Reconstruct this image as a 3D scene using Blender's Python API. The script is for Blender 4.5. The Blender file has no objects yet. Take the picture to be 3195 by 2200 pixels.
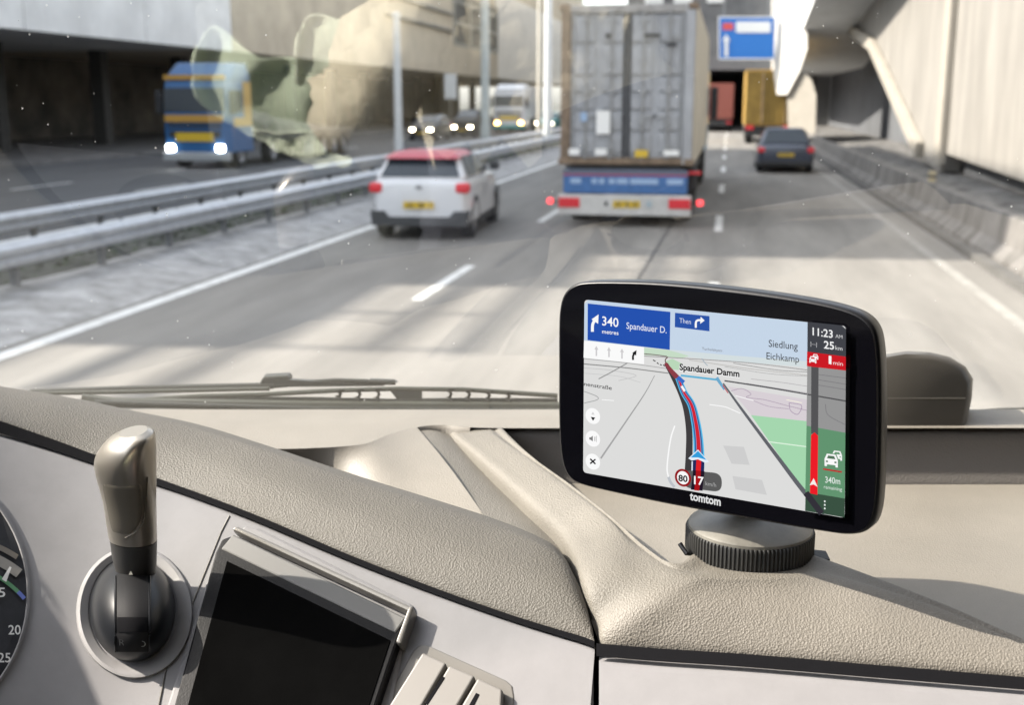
import bpy, bmesh, math, random
from mathutils import Vector, Matrix
random.seed(7)
SC = bpy.context.scene
COL = SC.collection
# ------------------------------------------------------------------ camera
F_PX, CX, CY, IW = 2600.0, 1159.0, 798.0, 2318.0      # photograph measured at 2318 x 1596
CAM = Vector((0, 0, 2.3))
PIT = math.atan((798 - 230) / F_PX)
YAW = math.atan((1650 - 1159) / F_PX * math.cos(PIT))
cd = bpy.data.cameras.new('camera'); cam = bpy.data.objects.new('camera', cd); COL.objects.link(cam)
cam.location = CAM; cam.rotation_euler = (math.pi / 2 - PIT, 0, YAW)
cd.sensor_width = 36; cd.lens = 36 * F_PX / IW; cd.clip_start = .02; cd.clip_end = 3000
cd.dof.use_dof = True; cd.dof.focus_distance = .60; cd.dof.aperture_fstop = 13.5
SC.camera = cam
# ------------------------------------------------------------------ light
SUN_EL, SUN_TR = math.radians(38), math.radians(4.5)     # elevation; light travels right, a little forward
EXP = 2.12
trav = Vector((math.cos(SUN_EL) * math.cos(SUN_TR), math.cos(SUN_EL) * math.sin(SUN_TR), -math.sin(SUN_EL)))
wd = bpy.data.worlds.new('World'); SC.world = wd; wd.use_nodes = True
nt = wd.node_tree; bg = nt.nodes['Background']
sky = nt.nodes.new('ShaderNodeTexSky'); sky.sky_type = 'NISHITA'; sky.sun_disc = False
sky.sun_elevation = SUN_EL
sky.sun_rotation = math.atan2(-trav.x, -trav.y)
sky.air_density = 1.0; sky.dust_density = 2.0; sky.ozone_density = 1.0
hs = nt.nodes.new('ShaderNodeHueSaturation'); hs.inputs['Saturation'].default_value = .35      # milky winter haze
nt.links.new(sky.outputs[0], hs.inputs['Color']); nt.links.new(hs.outputs[0], bg.inputs[0]); bg.inputs[1].default_value = .15
sd = bpy.data.lights.new('sun', 'SUN'); so = bpy.data.objects.new('sun', sd); COL.objects.link(so)
sd.energy = 3.2; sd.angle = math.radians(.6); sd.color = (1, .91, .80)
so.rotation_euler = trav.to_track_quat('-Z', 'Y').to_euler(); so.location = (-20, 0, 40)
SC.view_settings.view_transform = 'Standard'; SC.view_settings.look = 'None'
SC.view_settings.exposure = EXP; SC.view_settings.gamma = 1; SC.view_settings.use_curve_mapping = False
SC.cycles.use_denoising = True
SC.cycles.transparent_max_bounces = 16

# ------------------------------------------------------------------ projection helpers
RM = cam.rotation_euler.to_matrix()
def ray(x, y): return RM @ Vector(((x - CX) / F_PX, -(y - CY) / F_PX, -1))
def P(x, y, d): return CAM + ray(x, y) * d
def PZ(x, y, z):
    r = ray(x, y); return CAM + r * ((z - CAM.z) / r.z)
def PX(x, y, X):
    r = ray(x, y); return CAM + r * (X / r.x)
def PY(x, y, Y):
    r = ray(x, y); return CAM + r * (Y / r.y)
FW = Vector((-math.sin(YAW), math.cos(YAW), 0)); RT = Vector((math.cos(YAW), math.sin(YAW), 0)); UP = Vector((0, 0, 1))
def plane_hit(x, y, o, n, off=0):
    r = ray(x, y); return CAM + r * ((o - CAM + n * off).dot(n) / r.dot(n))

# ------------------------------------------------------------------ materials
MATS = {}
def mat(name, col, rough=.6, metal=0, var=0, vscale=6, bump=0, bscale=60, emit=0, spec=.5, coat=0, vor=False, tint=None, stretch=None, ecol=None):
    if name in MATS: return MATS[name]
    m = bpy.data.materials.new(name); m.use_nodes = True; t = m.node_tree; b = t.nodes['Principled BSDF']
    b.inputs['Roughness'].default_value = rough; b.inputs['Metallic'].default_value = metal
    b.inputs['Specular IOR Level'].default_value = spec; b.inputs['Coat Weight'].default_value = coat
    b.inputs['Base Color'].default_value = (*col, 1)
    tc = t.nodes.new('ShaderNodeTexCoord'); src = tc.outputs['Object']
    if stretch:
        mp = t.nodes.new('ShaderNodeMapping'); mp.inputs['Scale'].default_value = stretch; t.links.new(src, mp.inputs[0]); src = mp.outputs[0]
    if var:
        n = t.nodes.new('ShaderNodeTexNoise'); n.inputs['Scale'].default_value = vscale; n.inputs['Detail'].default_value = 8; n.inputs['Roughness'].default_value = .65
        t.links.new(src, n.inputs['Vector'])
        mx = t.nodes.new('ShaderNodeMix'); mx.data_type = 'RGBA'
        c2 = tint if tint else tuple(min(1, c * (1 + var)) for c in col)
        mx.inputs[6].default_value = (*[c * (1 - var) for c in col], 1); mx.inputs[7].default_value = (*c2, 1)
        cr = t.nodes.new('ShaderNodeMapRange'); cr.inputs[1].default_value = .32; cr.inputs[2].default_value = .68
        t.links.new(n.outputs['Fac'], cr.inputs[0]); t.links.new(cr.outputs[0], mx.inputs[0]); t.links.new(mx.outputs[2], b.inputs['Base Color'])
    if bump:
        if vor:
            n2 = t.nodes.new('ShaderNodeTexVoronoi'); n2.inputs['Scale'].default_value = bscale; o2 = n2.outputs['Distance']
            nz = t.nodes.new('ShaderNodeTexNoise'); nz.inputs['Scale'].default_value = bscale * .6
            ad = t.nodes.new('ShaderNodeVectorMath'); ad.operation = 'MULTIPLY_ADD'
            t.links.new(src, nz.inputs['Vector']); t.links.new(nz.outputs['Color'], ad.inputs[0]); ad.inputs[1].default_value = (.35 / bscale,) * 3; t.links.new(src, ad.inputs[2]); t.links.new(ad.outputs[0], n2.inputs['Vector'])
        else:
            n2 = t.nodes.new('ShaderNodeTexNoise'); n2.inputs['Scale'].default_value = bscale; n2.inputs['Detail'].default_value = 4; o2 = n2.outputs['Fac']
            t.links.new(src, n2.inputs['Vector'])
        bp = t.nodes.new('ShaderNodeBump'); bp.inputs['Strength'].default_value = 1; bp.inputs['Distance'].default_value = bump
        t.links.new(o2, bp.inputs['Height']); t.links.new(bp.outputs[0], b.inputs['Normal'])
    if emit:
        b.inputs['Emission Color'].default_value = (*(ecol or col), 1); b.inputs['Emission Strength'].default_value = emit
    MATS[name] = m; return m
def srgb(r, g, b):
    f = lambda c: c / 12.92 if c <= .04045 else ((c + .055) / 1.055) ** 2.4
    return tuple(f(c / 255) for c in (r, g, b))
def screen_mat(r, g, b):
    k = 'screen_%d_%d_%d' % (r, g, b)
    if k in MATS: return MATS[k]
    m = bpy.data.materials.new(k); m.use_nodes = True; t = m.node_tree; t.nodes.clear()
    e = t.nodes.new('ShaderNodeEmission'); e.inputs[0].default_value = (*srgb(r, g, b), 1); e.inputs[1].default_value = 2 ** -EXP
    o = t.nodes.new('ShaderNodeOutputMaterial'); t.links.new(e.outputs[0], o.inputs[0]); MATS[k] = m; return m

# ------------------------------------------------------------------ mesh builder
def empty(name, loc=(0, 0, 0), rz=0, label=None, cat=None, group=None):
    o = bpy.data.objects.new(name, None); COL.objects.link(o); o.location = loc; o.rotation_euler = (0, 0, rz); o.empty_display_size = .1
    return tag(o, label, cat, group)
def tag(o, label=None, cat=None, group=None, kind=None):
    for k, v in (('label', label), ('category', cat), ('group', group), ('kind', kind)):
        if v: o[k] = v
    return o
def origin_of(p):
    v = Vector((0, 0, 0))
    while p is not None: v = v + p.location; p = p.parent
    return v
class MB:
    def __init__(s): s.v = []; s.f = []
    def add(s, vs, fs):
        k = len(s.v); s.v += [Vector(v) for v in vs]; s.f += [tuple(i + k for i in f) for f in fs]; return s
    def box(s, x0, x1, y0, y1, z0, z1):
        return s.add([(x0, y0, z0), (x1, y0, z0), (x1, y1, z0), (x0, y1, z0), (x0, y0, z1), (x1, y0, z1), (x1, y1, z1), (x0, y1, z1)],
                     [(0, 3, 2, 1), (4, 5, 6, 7), (0, 1, 5, 4), (1, 2, 6, 5), (2, 3, 7, 6), (3, 0, 4, 7)])
    def rings(s, rs, caps=True, closed=True):
        n = len(rs[0]); vs = [p for r in rs for p in r]; fs = []
        for i in range(len(rs) - 1):
            for j in range(n if closed else n - 1):
                a, b = i * n + j, i * n + (j + 1) % n; fs.append((a, b, b + n, a + n))
        if caps: fs += [tuple(range(n))[::-1], tuple(range((len(rs) - 1) * n, len(rs) * n))]
        return s.add(vs, fs)
    def prism(s, poly, dirv):
        d = Vector(dirv); poly = [Vector(p) for p in poly]
        return s.rings([poly, [p + d for p in poly]])
    def grid(s, rows):
        return s.rings(rows, caps=False, closed=False)
    def tube(s, path, r, n=10, flat=1):
        path = [Vector(p) for p in path]; rs = []
        rr = r if isinstance(r, (list, tuple)) else [r] * len(path)
        for i, p in enumerate(path):
            t = (path[min(i + 1, len(path) - 1)] - path[max(i - 1, 0)]).normalized()
            a = t.cross(UP) if abs(t.z) < .95 else t.cross(Vector((0, 1, 0)))
            a.normalize(); b = t.cross(a)
            rs.append([p + (a * math.cos(k * 2 * math.pi / n) + b * math.sin(k * 2 * math.pi / n) * flat) * rr[i] for k in range(n)])
        return s.rings(rs)
    def lathe(s, c, prof, n=32, mod=None):
        c = Vector(c); rs = []
        for r, z in prof:
            rs.append([c + Vector((math.cos(k * 2 * math.pi / n), math.sin(k * 2 * math.pi / n), 0)) * (r * (mod(k) if mod else 1)) + UP * z for k in range(n)])
        return s.rings(rs)
    def xf(s, M): s.v = [M @ v for v in s.v]; return s
    def build(s, name, m, parent=None, smooth=False, bevel=0, seg=2, world=False, sharp=40):
        off = origin_of(parent) if (world and parent is not None) else Vector((0, 0, 0))
        me = bpy.data.meshes.new(name); me.from_pydata([v - off for v in s.v], [], s.f)
        bm = bmesh.new(); bm.from_mesh(me); bmesh.ops.recalc_face_normals(bm, faces=bm.faces); bm.to_mesh(me); bm.free()
        me.materials.append(m); o = bpy.data.objects.new(name, me); COL.objects.link(o)
        if parent is not None: o.parent = parent
        if smooth:
            me.polygons.foreach_set('use_smooth', [True] * len(me.polygons))
            try: me.set_sharp_from_angle(angle=math.radians(sharp))
            except Exception: pass
        if bevel:
            b = o.modifiers.new('bevel', 'BEVEL'); b.width = bevel; b.segments = seg; b.limit_method = 'ANGLE'; b.angle_limit = math.radians(30)
        return o
def cr(p0, p1, p2, p3, t):
    return .5 * ((2 * p1) + (p2 - p0) * t + (2 * p0 - 5 * p1 + 4 * p2 - p3) * t * t + (3 * p1 - p0 - 3 * p2 + p3) * t ** 3)
def spline(pts, n):
    pts = [Vector(p) for p in pts]; m = len(pts) - 1; out = []
    for i in range(n):
        u = i / (n - 1) * m; k = min(int(u), m - 1)
        q = lambda j: pts[j] if 0 <= j <= m else (2 * pts[0] - pts[1] if j < 0 else 2 * pts[m] - pts[m - 1])
        out.append(cr(q(k - 1), q(k), q(k + 1), q(k + 2), u - k))
    return out
def loft(curves, nu=60, nv=24):
    rows = [spline(c, nu) for c in curves]
    cols = [spline([r[i] for r in rows], nv) for i in range(nu)]
    return [[cols[i][j] for i in range(nu)] for j in range(nv)]
def text_mesh(body, bold=0):
    cu = bpy.data.curves.new('text_tmp', 'FONT'); cu.body = body; cu.size = 1; cu.offset = bold; cu.resolution_u = 3
    o = bpy.data.objects.new('text_tmp', cu); COL.objects.link(o); dg = bpy.context.evaluated_depsgraph_get()
    me = bpy.data.meshes.new_from_object(o.evaluated_get(dg)); vs = [v.co.copy() for v in me.vertices]; fs = [tuple(p.vertices) for p in me.polygons]
    bpy.data.objects.remove(o); bpy.data.curves.remove(cu); bpy.data.meshes.remove(me); return vs, fs
def text_on(name, body, O, A, H, m, parent, bold=0, world=True, cap=None):
    """text with its baseline from O along vector A (full width), letter height vector H"""
    vs, fs = text_mesh(body, bold); x0 = min(v.x for v in vs); x1 = max(v.x for v in vs); ch = cap or .69
    b = MB(); b.add([O + A * ((v.x - x0) / (x1 - x0)) + H * (v.y / ch) for v in vs], fs); return b.build(name, m, parent, world=world)

# ================================================================== GROUND AND ROAD
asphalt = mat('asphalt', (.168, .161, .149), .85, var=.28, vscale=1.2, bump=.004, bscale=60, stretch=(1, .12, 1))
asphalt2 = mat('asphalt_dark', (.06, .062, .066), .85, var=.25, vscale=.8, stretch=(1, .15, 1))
paint = mat('road_paint', (.62, .62, .60), .7, var=.25, vscale=5)
soil = mat('soil', (.05, .052, .045), .95, var=.5, vscale=3, bump=.03, bscale=14, tint=(.12, .12, .10))
snow = mat('gritty_snow', (.30, .295, .285), .9, var=.4, vscale=2.6, tint=(.44, .435, .43), bump=.012, bscale=22)
bankm = mat('bank_gravel', (.10, .095, .09), .95, var=.55, vscale=1.3, tint=(.20, .195, .19), bump=.015, bscale=20)
g = MB().box(-900, 900, -300, 1500, -.4, -.02).build('ground', soil); tag(g, kind='structure')
rd = MB().box(-6.75, 3.75, -40, 400, -.3, 0).build('road', asphalt); tag(rd, kind='structure')
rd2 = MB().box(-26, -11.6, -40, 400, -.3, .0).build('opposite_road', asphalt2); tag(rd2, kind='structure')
def strip(name, x0, x1, y0, y1, z, parent, m=paint): return MB().add([(x0, y0, z), (x1, y0, z), (x1, y1, z), (x0, y1, z)], [(0, 1, 2, 3)]).build(name, m, parent)
strip('edge_line', -6.62, -6.42, -20, 300, .004, rd)
strip('edge_line', 3.05, 3.20, -20, 300, .004, rd, mat('worn_paint', (.235, .23, .215), .8, var=.25, vscale=4))
for k in range(-2, 26):
    y = 13.0 + k * 9.2
    strip('lane_dash', -3.62, -3.48, y, y + 3.0, .004, rd)
    y = 21.2 + k * 9.2
    strip('lane_dash', -.17, -.03, y, y + 3.0, .004, rd)
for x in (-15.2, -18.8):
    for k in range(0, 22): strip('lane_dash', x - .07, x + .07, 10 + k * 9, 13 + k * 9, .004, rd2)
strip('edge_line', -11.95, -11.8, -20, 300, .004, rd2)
# tar repair seams and wheel tracks in the near lanes
tar = mat('tar_seam', (.05, .05, .05), .6)
for x0, y0, x1, y1 in ((-3.2, 16, -3.25, 60), (-1.2, 9, -.9, 31)):
    MB().add([(x0, y0, .003), (x0 + .05, y0, .003), (x1 + .05, y1, .003), (x1, y1, .003)], [(0, 1, 2, 3)]).build('tar_seam', tar, rd)
# left verge of gritty snow, lumpy
rows = []
for i in range(0, 160):
    y = -10 + i * .9
    rows.append([Vector((-6.75 - j * .17, y, -.02 + .11 * min(1, j / 4) + random.uniform(-.02, .025) * min(1, j))) for j in range(12)])
tag(MB().grid(rows).build('snowy_verge', snow, smooth=True), kind='structure')
rows = []
for i in range(0, 420):
    y = -10 + i * .3
    rows.append([Vector((3.75 + j * .16, y, -.01 + .011 * j + random.uniform(-.022, .03) * min(1, j))) for j in range(32)])
tag(MB().grid(rows).build('gravel_bank', bankm, smooth=True), kind='structure')
kerb = mat('kerb_concrete', (.085, .083, .08), .9, var=.3, vscale=3)
for k in range(44):
    tag(MB().box(3.62, 3.80, 4 + k * 2.5, 6.48 + k * 2.5, -.1, .10).build('kerb_stone', kerb, bevel=.015), kind='structure') if k == 0 else None
kb = bpy.data.objects['kerb_stone']; kb.name = 'kerb'
for k in range(1, 44):
    c = bpy.data.objects.new('kerb_stone', kb.data); COL.objects.link(c); c.parent = kb; c.location = (0, k * 2.5, 0)
# scrub on the bank behind the rails
leafm = mat('scrub_leaf', (.045, .06, .03), .8, var=.5, vscale=4)
b = MB()
for i in range(5200):
    x = random.uniform(-10.9, -8.75); y = random.uniform(6, 75); h = random.uniform(.02, .20); s = random.uniform(.03, .08)
    a = random.uniform(0, 6.28); d = Vector((math.cos(a), math.sin(a), random.uniform(-.4, .6))) * s; e = Vector((-math.sin(a), math.cos(a), random.uniform(.2, 1))) * s
    p = Vector((x, y, h)); b.add([p - d, p + e, p + d], [(0, 1, 2)])
tag(b.build('median_scrub', leafm), 'dark low scrub growing between the two crash barriers', 'scrub', kind='stuff')

# ================================================================== LEFT TERRACED BUILDING
conc_l = mat('concrete_pale', (.70, .69, .67), .85, var=.14, vscale=.5, bump=.004, bscale=20)
conc_b = mat('concrete_beige', (.48, .41, .31), .85, var=.18, vscale=.4, bump=.004, bscale=20)
conc_sun = mat('concrete_sunlit_tone', (.80, .77, .71), .85, var=.08, vscale=.5)  # raised tone paints in sunlight on the far stretch of fascia
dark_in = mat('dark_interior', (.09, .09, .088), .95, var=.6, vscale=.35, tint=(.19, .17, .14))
glass_d = mat('window_glass', (.02, .025, .03), .5, spec=.15)
steel = mat('galvanised_steel', (.42, .44, .47), .45, metal=.35, var=.15, vscale=6)
railm = mat('rail_dark', (.12, .11, .09), .6)
BX = -25.0
lb = empty('terraced_building', (BX, 60, 0), label='long pale concrete building over the dark roadside gallery on the left', cat='building')
segs = [(-60, -12, 10.0), (-12, -1, 11.5), (-1, 4, 13.2), (4, 8.4, 14.9), (8.4, 12.4, 16.6), (12.4, 15.6, 18.4), (15.6, 57, 25.6), (57, 92, 10.5), (92, 205, 22)]
for y0, y1, h in segs:
    MB().box(BX - 22, BX - .35, y0, y1 - .02, 4.9, h).build('storey_block', conc_l if y0 < 57 else conc_b, lb, world=True)
# unseen parapet railings, added so their shadows stripe the road
for y0, y1, h in segs[1:6]:
    for dz in (.55, 1.25):
        MB().box(BX - .3, BX - .12, y0, y1, h + dz, h + dz + .13).build('stripe_rail', railm, lb, world=True)
    for yy in (y0 + .1, (y0 + y1) / 2):
        MB().box(BX - .3, BX - .15, yy, yy + .1, h - .1, h + 1.3).build('stripe_rail_post', railm, lb, world=True)
y = 12.0; k = 0
while y < 86:
    L = 9.0
    MB().box(BX - .33, BX, y, min(y + L - .06, 86), 4.82, 9.6).build('fascia_panel', conc_l if y < 54 else conc_b, lb, world=True, bevel=.03); y += L; k += 1
for y0, y1, m in ((86, 106, conc_b), (127, 205, conc_sun)):
    MB().box(BX - .33, BX, y0, y1, 4.82, 14).build('fascia_panel', m, lb, world=True, bevel=.03)
MB().box(BX - .33, BX, 106.02, 126.98, 4.82, 7.4).build('fascia_panel', conc_b, lb, world=True)
w = MB().box(BX - .3, BX - .1, 106, 127, 7.4, 12.2).build('window', glass_d, lb, world=True)
for yy in (106, 112.9, 119.9, 126.4): MB().box(BX - .1, BX + .06, yy, yy + .6, 7.4, 12.2).build('mullion', mat('mullion', (.2, .2, .18), .5), w, world=True)
for zz in (7.4, 9.3, 11.2): MB().box(BX - .1, BX + .04, 106, 127, zz, zz + .3).build('transom', MATS['mullion'], w, world=True)
for zz in (8.55, 10.0): MB().tube([(BX + .25, 84, zz), (BX + .25, 105, zz)], .16, 8).build('pipe', mat('pipe_grey', (.16, .15, .13), .6), lb, world=True)
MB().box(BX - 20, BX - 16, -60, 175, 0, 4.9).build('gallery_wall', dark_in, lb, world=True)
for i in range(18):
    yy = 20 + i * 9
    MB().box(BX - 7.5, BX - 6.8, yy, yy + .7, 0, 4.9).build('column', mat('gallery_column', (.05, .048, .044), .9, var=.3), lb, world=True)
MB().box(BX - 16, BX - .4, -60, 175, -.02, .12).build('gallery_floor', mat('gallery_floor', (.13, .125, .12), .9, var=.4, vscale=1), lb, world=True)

# ================================================================== PORTAL / TUNNEL AHEAD
dgrey = mat('portal_concrete', (.13, .13, .13), .9, var=.25, vscale=.6)
po = empty('tunnel_building', (0, 104, 0), label='dark grey building bridging the motorway far ahead', cat='building')
MB().box(-9.0, 30, 104, 190, 5.0, 24).build('bridging_block', dgrey, po, world=True)
MB().box(7.2, 30, 104, 190, -.1, 5.0).build('side_wall', dgrey, po, world=True)
MB().box(-9.0, -7.6, 104, 190, 0, 5.0).build('middle_wall', dgrey, po, world=True)
MB().box(-7.6, 7.2, 188, 190, 0, 5).build('end_wall', dgrey, po, world=True)
MB().box(-9.0, 7.2, 103.6, 104, 5.0, 6.2).build('lintel', mat('lintel', (.16, .16, .16), .9, var=.2), po, world=True)
for x in (-7.5, -5.0, -2.2):
    f = MB().box(x, x + 1.6, 103.8, 104, 10.6, 12.6).build('window', mat('pale_window', (.55, .56, .55), .2), po, world=True)  # plain pale grey panes, no glow

# ================================================================== RIGHT RETAINING WALL
wallm = mat('wall_concrete', (.225, .212, .192), .9, var=.22, vscale=1.1, stretch=(1, 1, .18), bump=.006, bscale=18, tint=(.275, .26, .236))
rimm = mat('rim_concrete', (.31, .285, .245), .85, var=.10, vscale=1)
plinm = mat('plinth_shade_tone', (.105, .110, .120), .9, var=.2, vscale=.8)  # dark colour stands in for the shade below and behind the wall panel
WX = 6.4
rw = empty('retaining_wall', (WX, 30, 0), label='big sunlit concrete wall panel with slanted rim on the right', cat='wall')
pts = [PX(x, y, WX) for x, y in ((2122, 388), (2089, 358), (1979, 112), (1901, 57), (1983, 0))]
ba, bb = PX(2142, 348, WX), PX(2318, 410, WX); bn = bb + (bb - ba) * ((2 - bb.y) / (bb.y - ba.y))
poly = pts + [Vector((WX, 50, 9.5)), Vector((WX, 2, 9.5)), bn, ba, PX(2136, 388, WX)]
MB().prism(poly, (.45, 0, 0)).build('wall_panel', wallm, rw, world=True)
for a, b_ in ((pts[1], pts[2]), (pts[2], pts[3])):
    n = (b_ - a).normalized().cross(Vector((1, 0, 0))); n = -n if n.z < 0 else n
    MB().prism([a + Vector((-.28, 0, 0)), b_ + Vector((-.28, 0, 0)), b_ + n * .55 + Vector((-.28, 0, 0)), a + n * .55 + Vector((-.28, 0, 0))], (.27, 0, 0)).build('slanted_rim', rimm, rw, world=True, bevel=.04)
q0 = PX(1901, 57, WX); q1 = Vector((WX, 49, 9.4)); n = (q1 - q0).normalized().cross(Vector((1, 0, 0))); n = -n if n.z > 0 else n
MB().prism([q0 + Vector((-.5, 0, 0)), q1 + Vector((-.5, 0, 0)), q1 + n * .8 + Vector((-.5, 0, 0)), q0 + n * .5 + Vector((-.5, 0, 0))], (.49, 0, 0)).build('upper_rim', rimm, rw, world=True, bevel=.04)
a = PX(2133, 392, WX); MB().box(WX - .22, WX - .01, a.y - .45, a.y + .45, .45, 9.4).build('pilaster', rimm, rw, world=True, bevel=.03)
for yy in (24.8, 15.5): MB().box(WX - .05, WX - .008, yy, yy + .08, .8, 9.4).build('joint', mat('joint', (.2, .19, .17), .9), rw, world=True)
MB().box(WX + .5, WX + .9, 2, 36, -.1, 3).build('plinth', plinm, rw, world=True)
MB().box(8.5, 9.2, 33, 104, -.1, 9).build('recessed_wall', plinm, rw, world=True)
barm_ = mat('barrier_concrete', (.115, .108, .10), .95, var=.5, vscale=1.6, tint=(.21, .20, .19), stretch=(1, 1.6, .5), bump=.01, bscale=16)
cbr = empty('concrete_barrier', (4.2, 3, 0), label='low dirty concrete barrier between the right lane and the wall', cat='barrier')
prof_ = [(3.92, -.1), (3.92, .08), (4.08, .24), (4.14, .66), (4.36, .66), (4.40, .24), (4.55, .08), (4.55, -.1)]
for k in range(17): MB().rings([[Vector((x, yy, z)) for x, z in prof_] for yy in (3 + k * 6, 8.96 + k * 6)]).build('barrier_segment', barm_, cbr, world=True, bevel=.02)
# sloping ramp slab whose shaded soffit shows above
sofm = mat('soffit_grey', (.60, .61, .61), .9, var=.12, vscale=.6)
rb = empty('ramp_slab', (6, 60, 0), label='grey sloping concrete ramp overhead beside the white pillar', cat='ramp')
MB().prism([(3.7, 34, 9.36), (3.7, 80, 4.5), (3.7, 103.4, 4.5), (3.7, 103.4, 5.7), (3.7, 80, 5.7), (3.7, 34, 10.5)], (7.5, 0, 0)).build('slab', sofm, rb, world=True)
wp = mat('pillar_white', (.62, .60, .56), .8, var=.06)
pil = empty('bent_pillar', PY(1820, 325, 65), label='bent white concrete pillar carrying the ramp beside the yellow truck', cat='pillar')
pf = lambda l: [(lambda p: Vector((p.x, p.y - .8 * (p.x - 4.0), p.z)))(PY(x, y, 65)) for x, y in l]
MB().prism(pf([(1752, -60), (1752, 150), (1760, 214), (1784, 214), (1812, 160), (1828, 110), (1826, -60)]), (0, 2.0, 0)).build('upper_arm', wp, pil, world=True, bevel=.05)
MB().prism([p + Vector((0, .3, 0)) for p in pf([(1784, 190), (1800, 160), (1818, 158), (1838, 180), (1848, 215), (1846, 300), (1840, 322), (1788, 322)])], (0, 1.6, 0)).build('shaft', rimm, pil, world=True, bevel=.05)

# ================================================================== ROADSIDE FURNITURE
def guardrail(x, label, y0=4, y1=102):
    r = empty('crash_barrier', (x, y0, 0), label=label, cat='crash barrier', group='crash barriers along the median')
    prof = [(.05, .36), (.11, .39), (.11, .45), (.06, .49), (.11, .53), (.11, .59), (.05, .63), (-.14, .64), (-.16, .60), (-.14, .36)]
    MB().rings([[Vector((x + a, yy, z)) for a, z in prof] for yy in (y0, 30, 60, y1)]).build('beam', steel, r, world=True, smooth=True)
    first = None
    for i in range(int((y1 - y0) / 2)):
        if first is None:
            pm = MB().box(-.05, .03, -.045, .045, -.1, .42); first = pm.build('post', mat('post_steel', (.20, .21, .22), .6, metal=.3, var=.3), r); first.location = (-.03, .5, 0)
        else:
            c = first.copy(); COL.objects.link(c); c.parent = r; c.location = (-.03, .5 + i * 2, 0)
guardrail(-8.4, 'nearer steel crash barrier along the snowy verge')
guardrail(-10.7, 'farther steel crash barrier beside the oncoming lanes')
polem = mat('pole_grey', (.38, .42, .42), .55, metal=.2, var=.15, vscale=2)
polew = mat('pole_white', (.55, .57, .58), .5, var=.1)
def pole(xpx, X, r, h, label, m):
    a = PX(xpx, 330, X); t = empty('street_post', (X, a.y, 0), label=label, cat='post', group='posts in the median')
    MB().lathe((0, 0, 0), [(r * 1.15, 0), (r * 1.1, 1.2), (r, 1.3), (r * .85, h)], 12).build('shaft', m, t, smooth=True)
    MB().lathe((0, 0, 0), [(r * 1.6, 0), (r * 1.6, .12), (r * 1.2, .16)], 12).build('foot', m, t, smooth=True)
    MB().lathe((0, 0, h), [(r * 1.0, 0), (r * 1.0, .1), (r * .3, .16)], 12).build('cap', m, t, smooth=True)
    return t
pole(903, -11.1, .14, 5.1, 'slim pale post rising behind the white car', polew)
pole(1099, -11.1, .21, 9.5, 'thick greenish grey post left of the container lorry', polem)
pole(1219, -11.1, .11, 9.5, 'thin cream post close to the container lorry', mat('pole_cream', (.55, .52, .45), .6))
pole(1240, -10.2, .24, 9.5, 'white post half hidden by the container lorry', polew)
# small white sign in the oncoming gallery
ws = empty('round_sign', PX(1021, 300, -20), label='small white roadside sign on a dark post among oncoming cars', cat='sign'); ws.location.z = 0
MB().lathe((0, 0, 0), [(.08, 0), (.08, 2.6)], 8).build('post', railm, ws)
MB().box(-.45, .45, -.05, -.01, 2.5, 4.3).build('panel', polew, ws, bevel=.2)
# marker post on the right
mk = empty('marker_post', PX(2108, 424, 4.25), label='beige marker post on the low concrete barrier', cat='post')
MB().box(-.07, .07, -.05, .05, -.06, .34).build('stake', mat('marker_beige', (.45, .38, .24), .7), mk, bevel=.02)
MB().box(-.075, .075, -.055, .055, .2, .27).build('band', railm, mk)
# overhead gantry with blue sign
gm = mat('gantry_steel', (.22, .22, .22), .6, metal=.4)
ga = empty('sign_gantry', (3.0, 66.3, 8.8), label='blue direction sign hung from a steel beam over the right lanes', cat='gantry')
MB().box(-3, 4.2, 66.2, 66.5, 8.8, 9.2).build('crossbeam', gm, ga, world=True)
sp = [PY(x, y, 66.0) for x, y in ((1626, 36), (1752, 36), (1752, 134), (1626, 134))]
for xx in (sp[0].x + .3, sp[1].x - .3): MB().box(xx - .06, xx + .06, 66.13, 66.2, sp[2].z, 8.9).build('hanger', gm, ga, world=True)
sgn = MB().prism(sp, (0, .12, 0)).build('sign_panel', mat('sign_blue', (.02, .17, .55), .5), ga, world=True)
def on_sign(name, l, m, e=.02): return MB().prism([PY(x, y, 66.0 - e) for x, y in l], (0, .01, 0)).build(name, m, sgn, world=True)
sw = mat('sign_white', (.75, .76, .75), .5)
for l in ([(1626, 36), (1752, 36), (1752, 39), (1626, 39)], [(1626, 131), (1752, 131), (1752, 134), (1626, 134)], [(1626, 36), (1629, 36), (1629, 134), (1626, 134)]): on_sign('border', l, sw)
on_sign('red_patch', [(1636, 51), (1660, 51), (1660, 67), (1636, 67)], mat('sign_red', (.6, .08, .08), .5))
on_sign('name_patch', [(1666, 48), (1744, 48), (1744, 73), (1666, 73)], sw)
on_sign('arrow', [(1640, 127), (1640, 92), (1635, 92), (1644, 76), (1653, 92), (1648, 92), (1648, 127)], sw)

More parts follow.
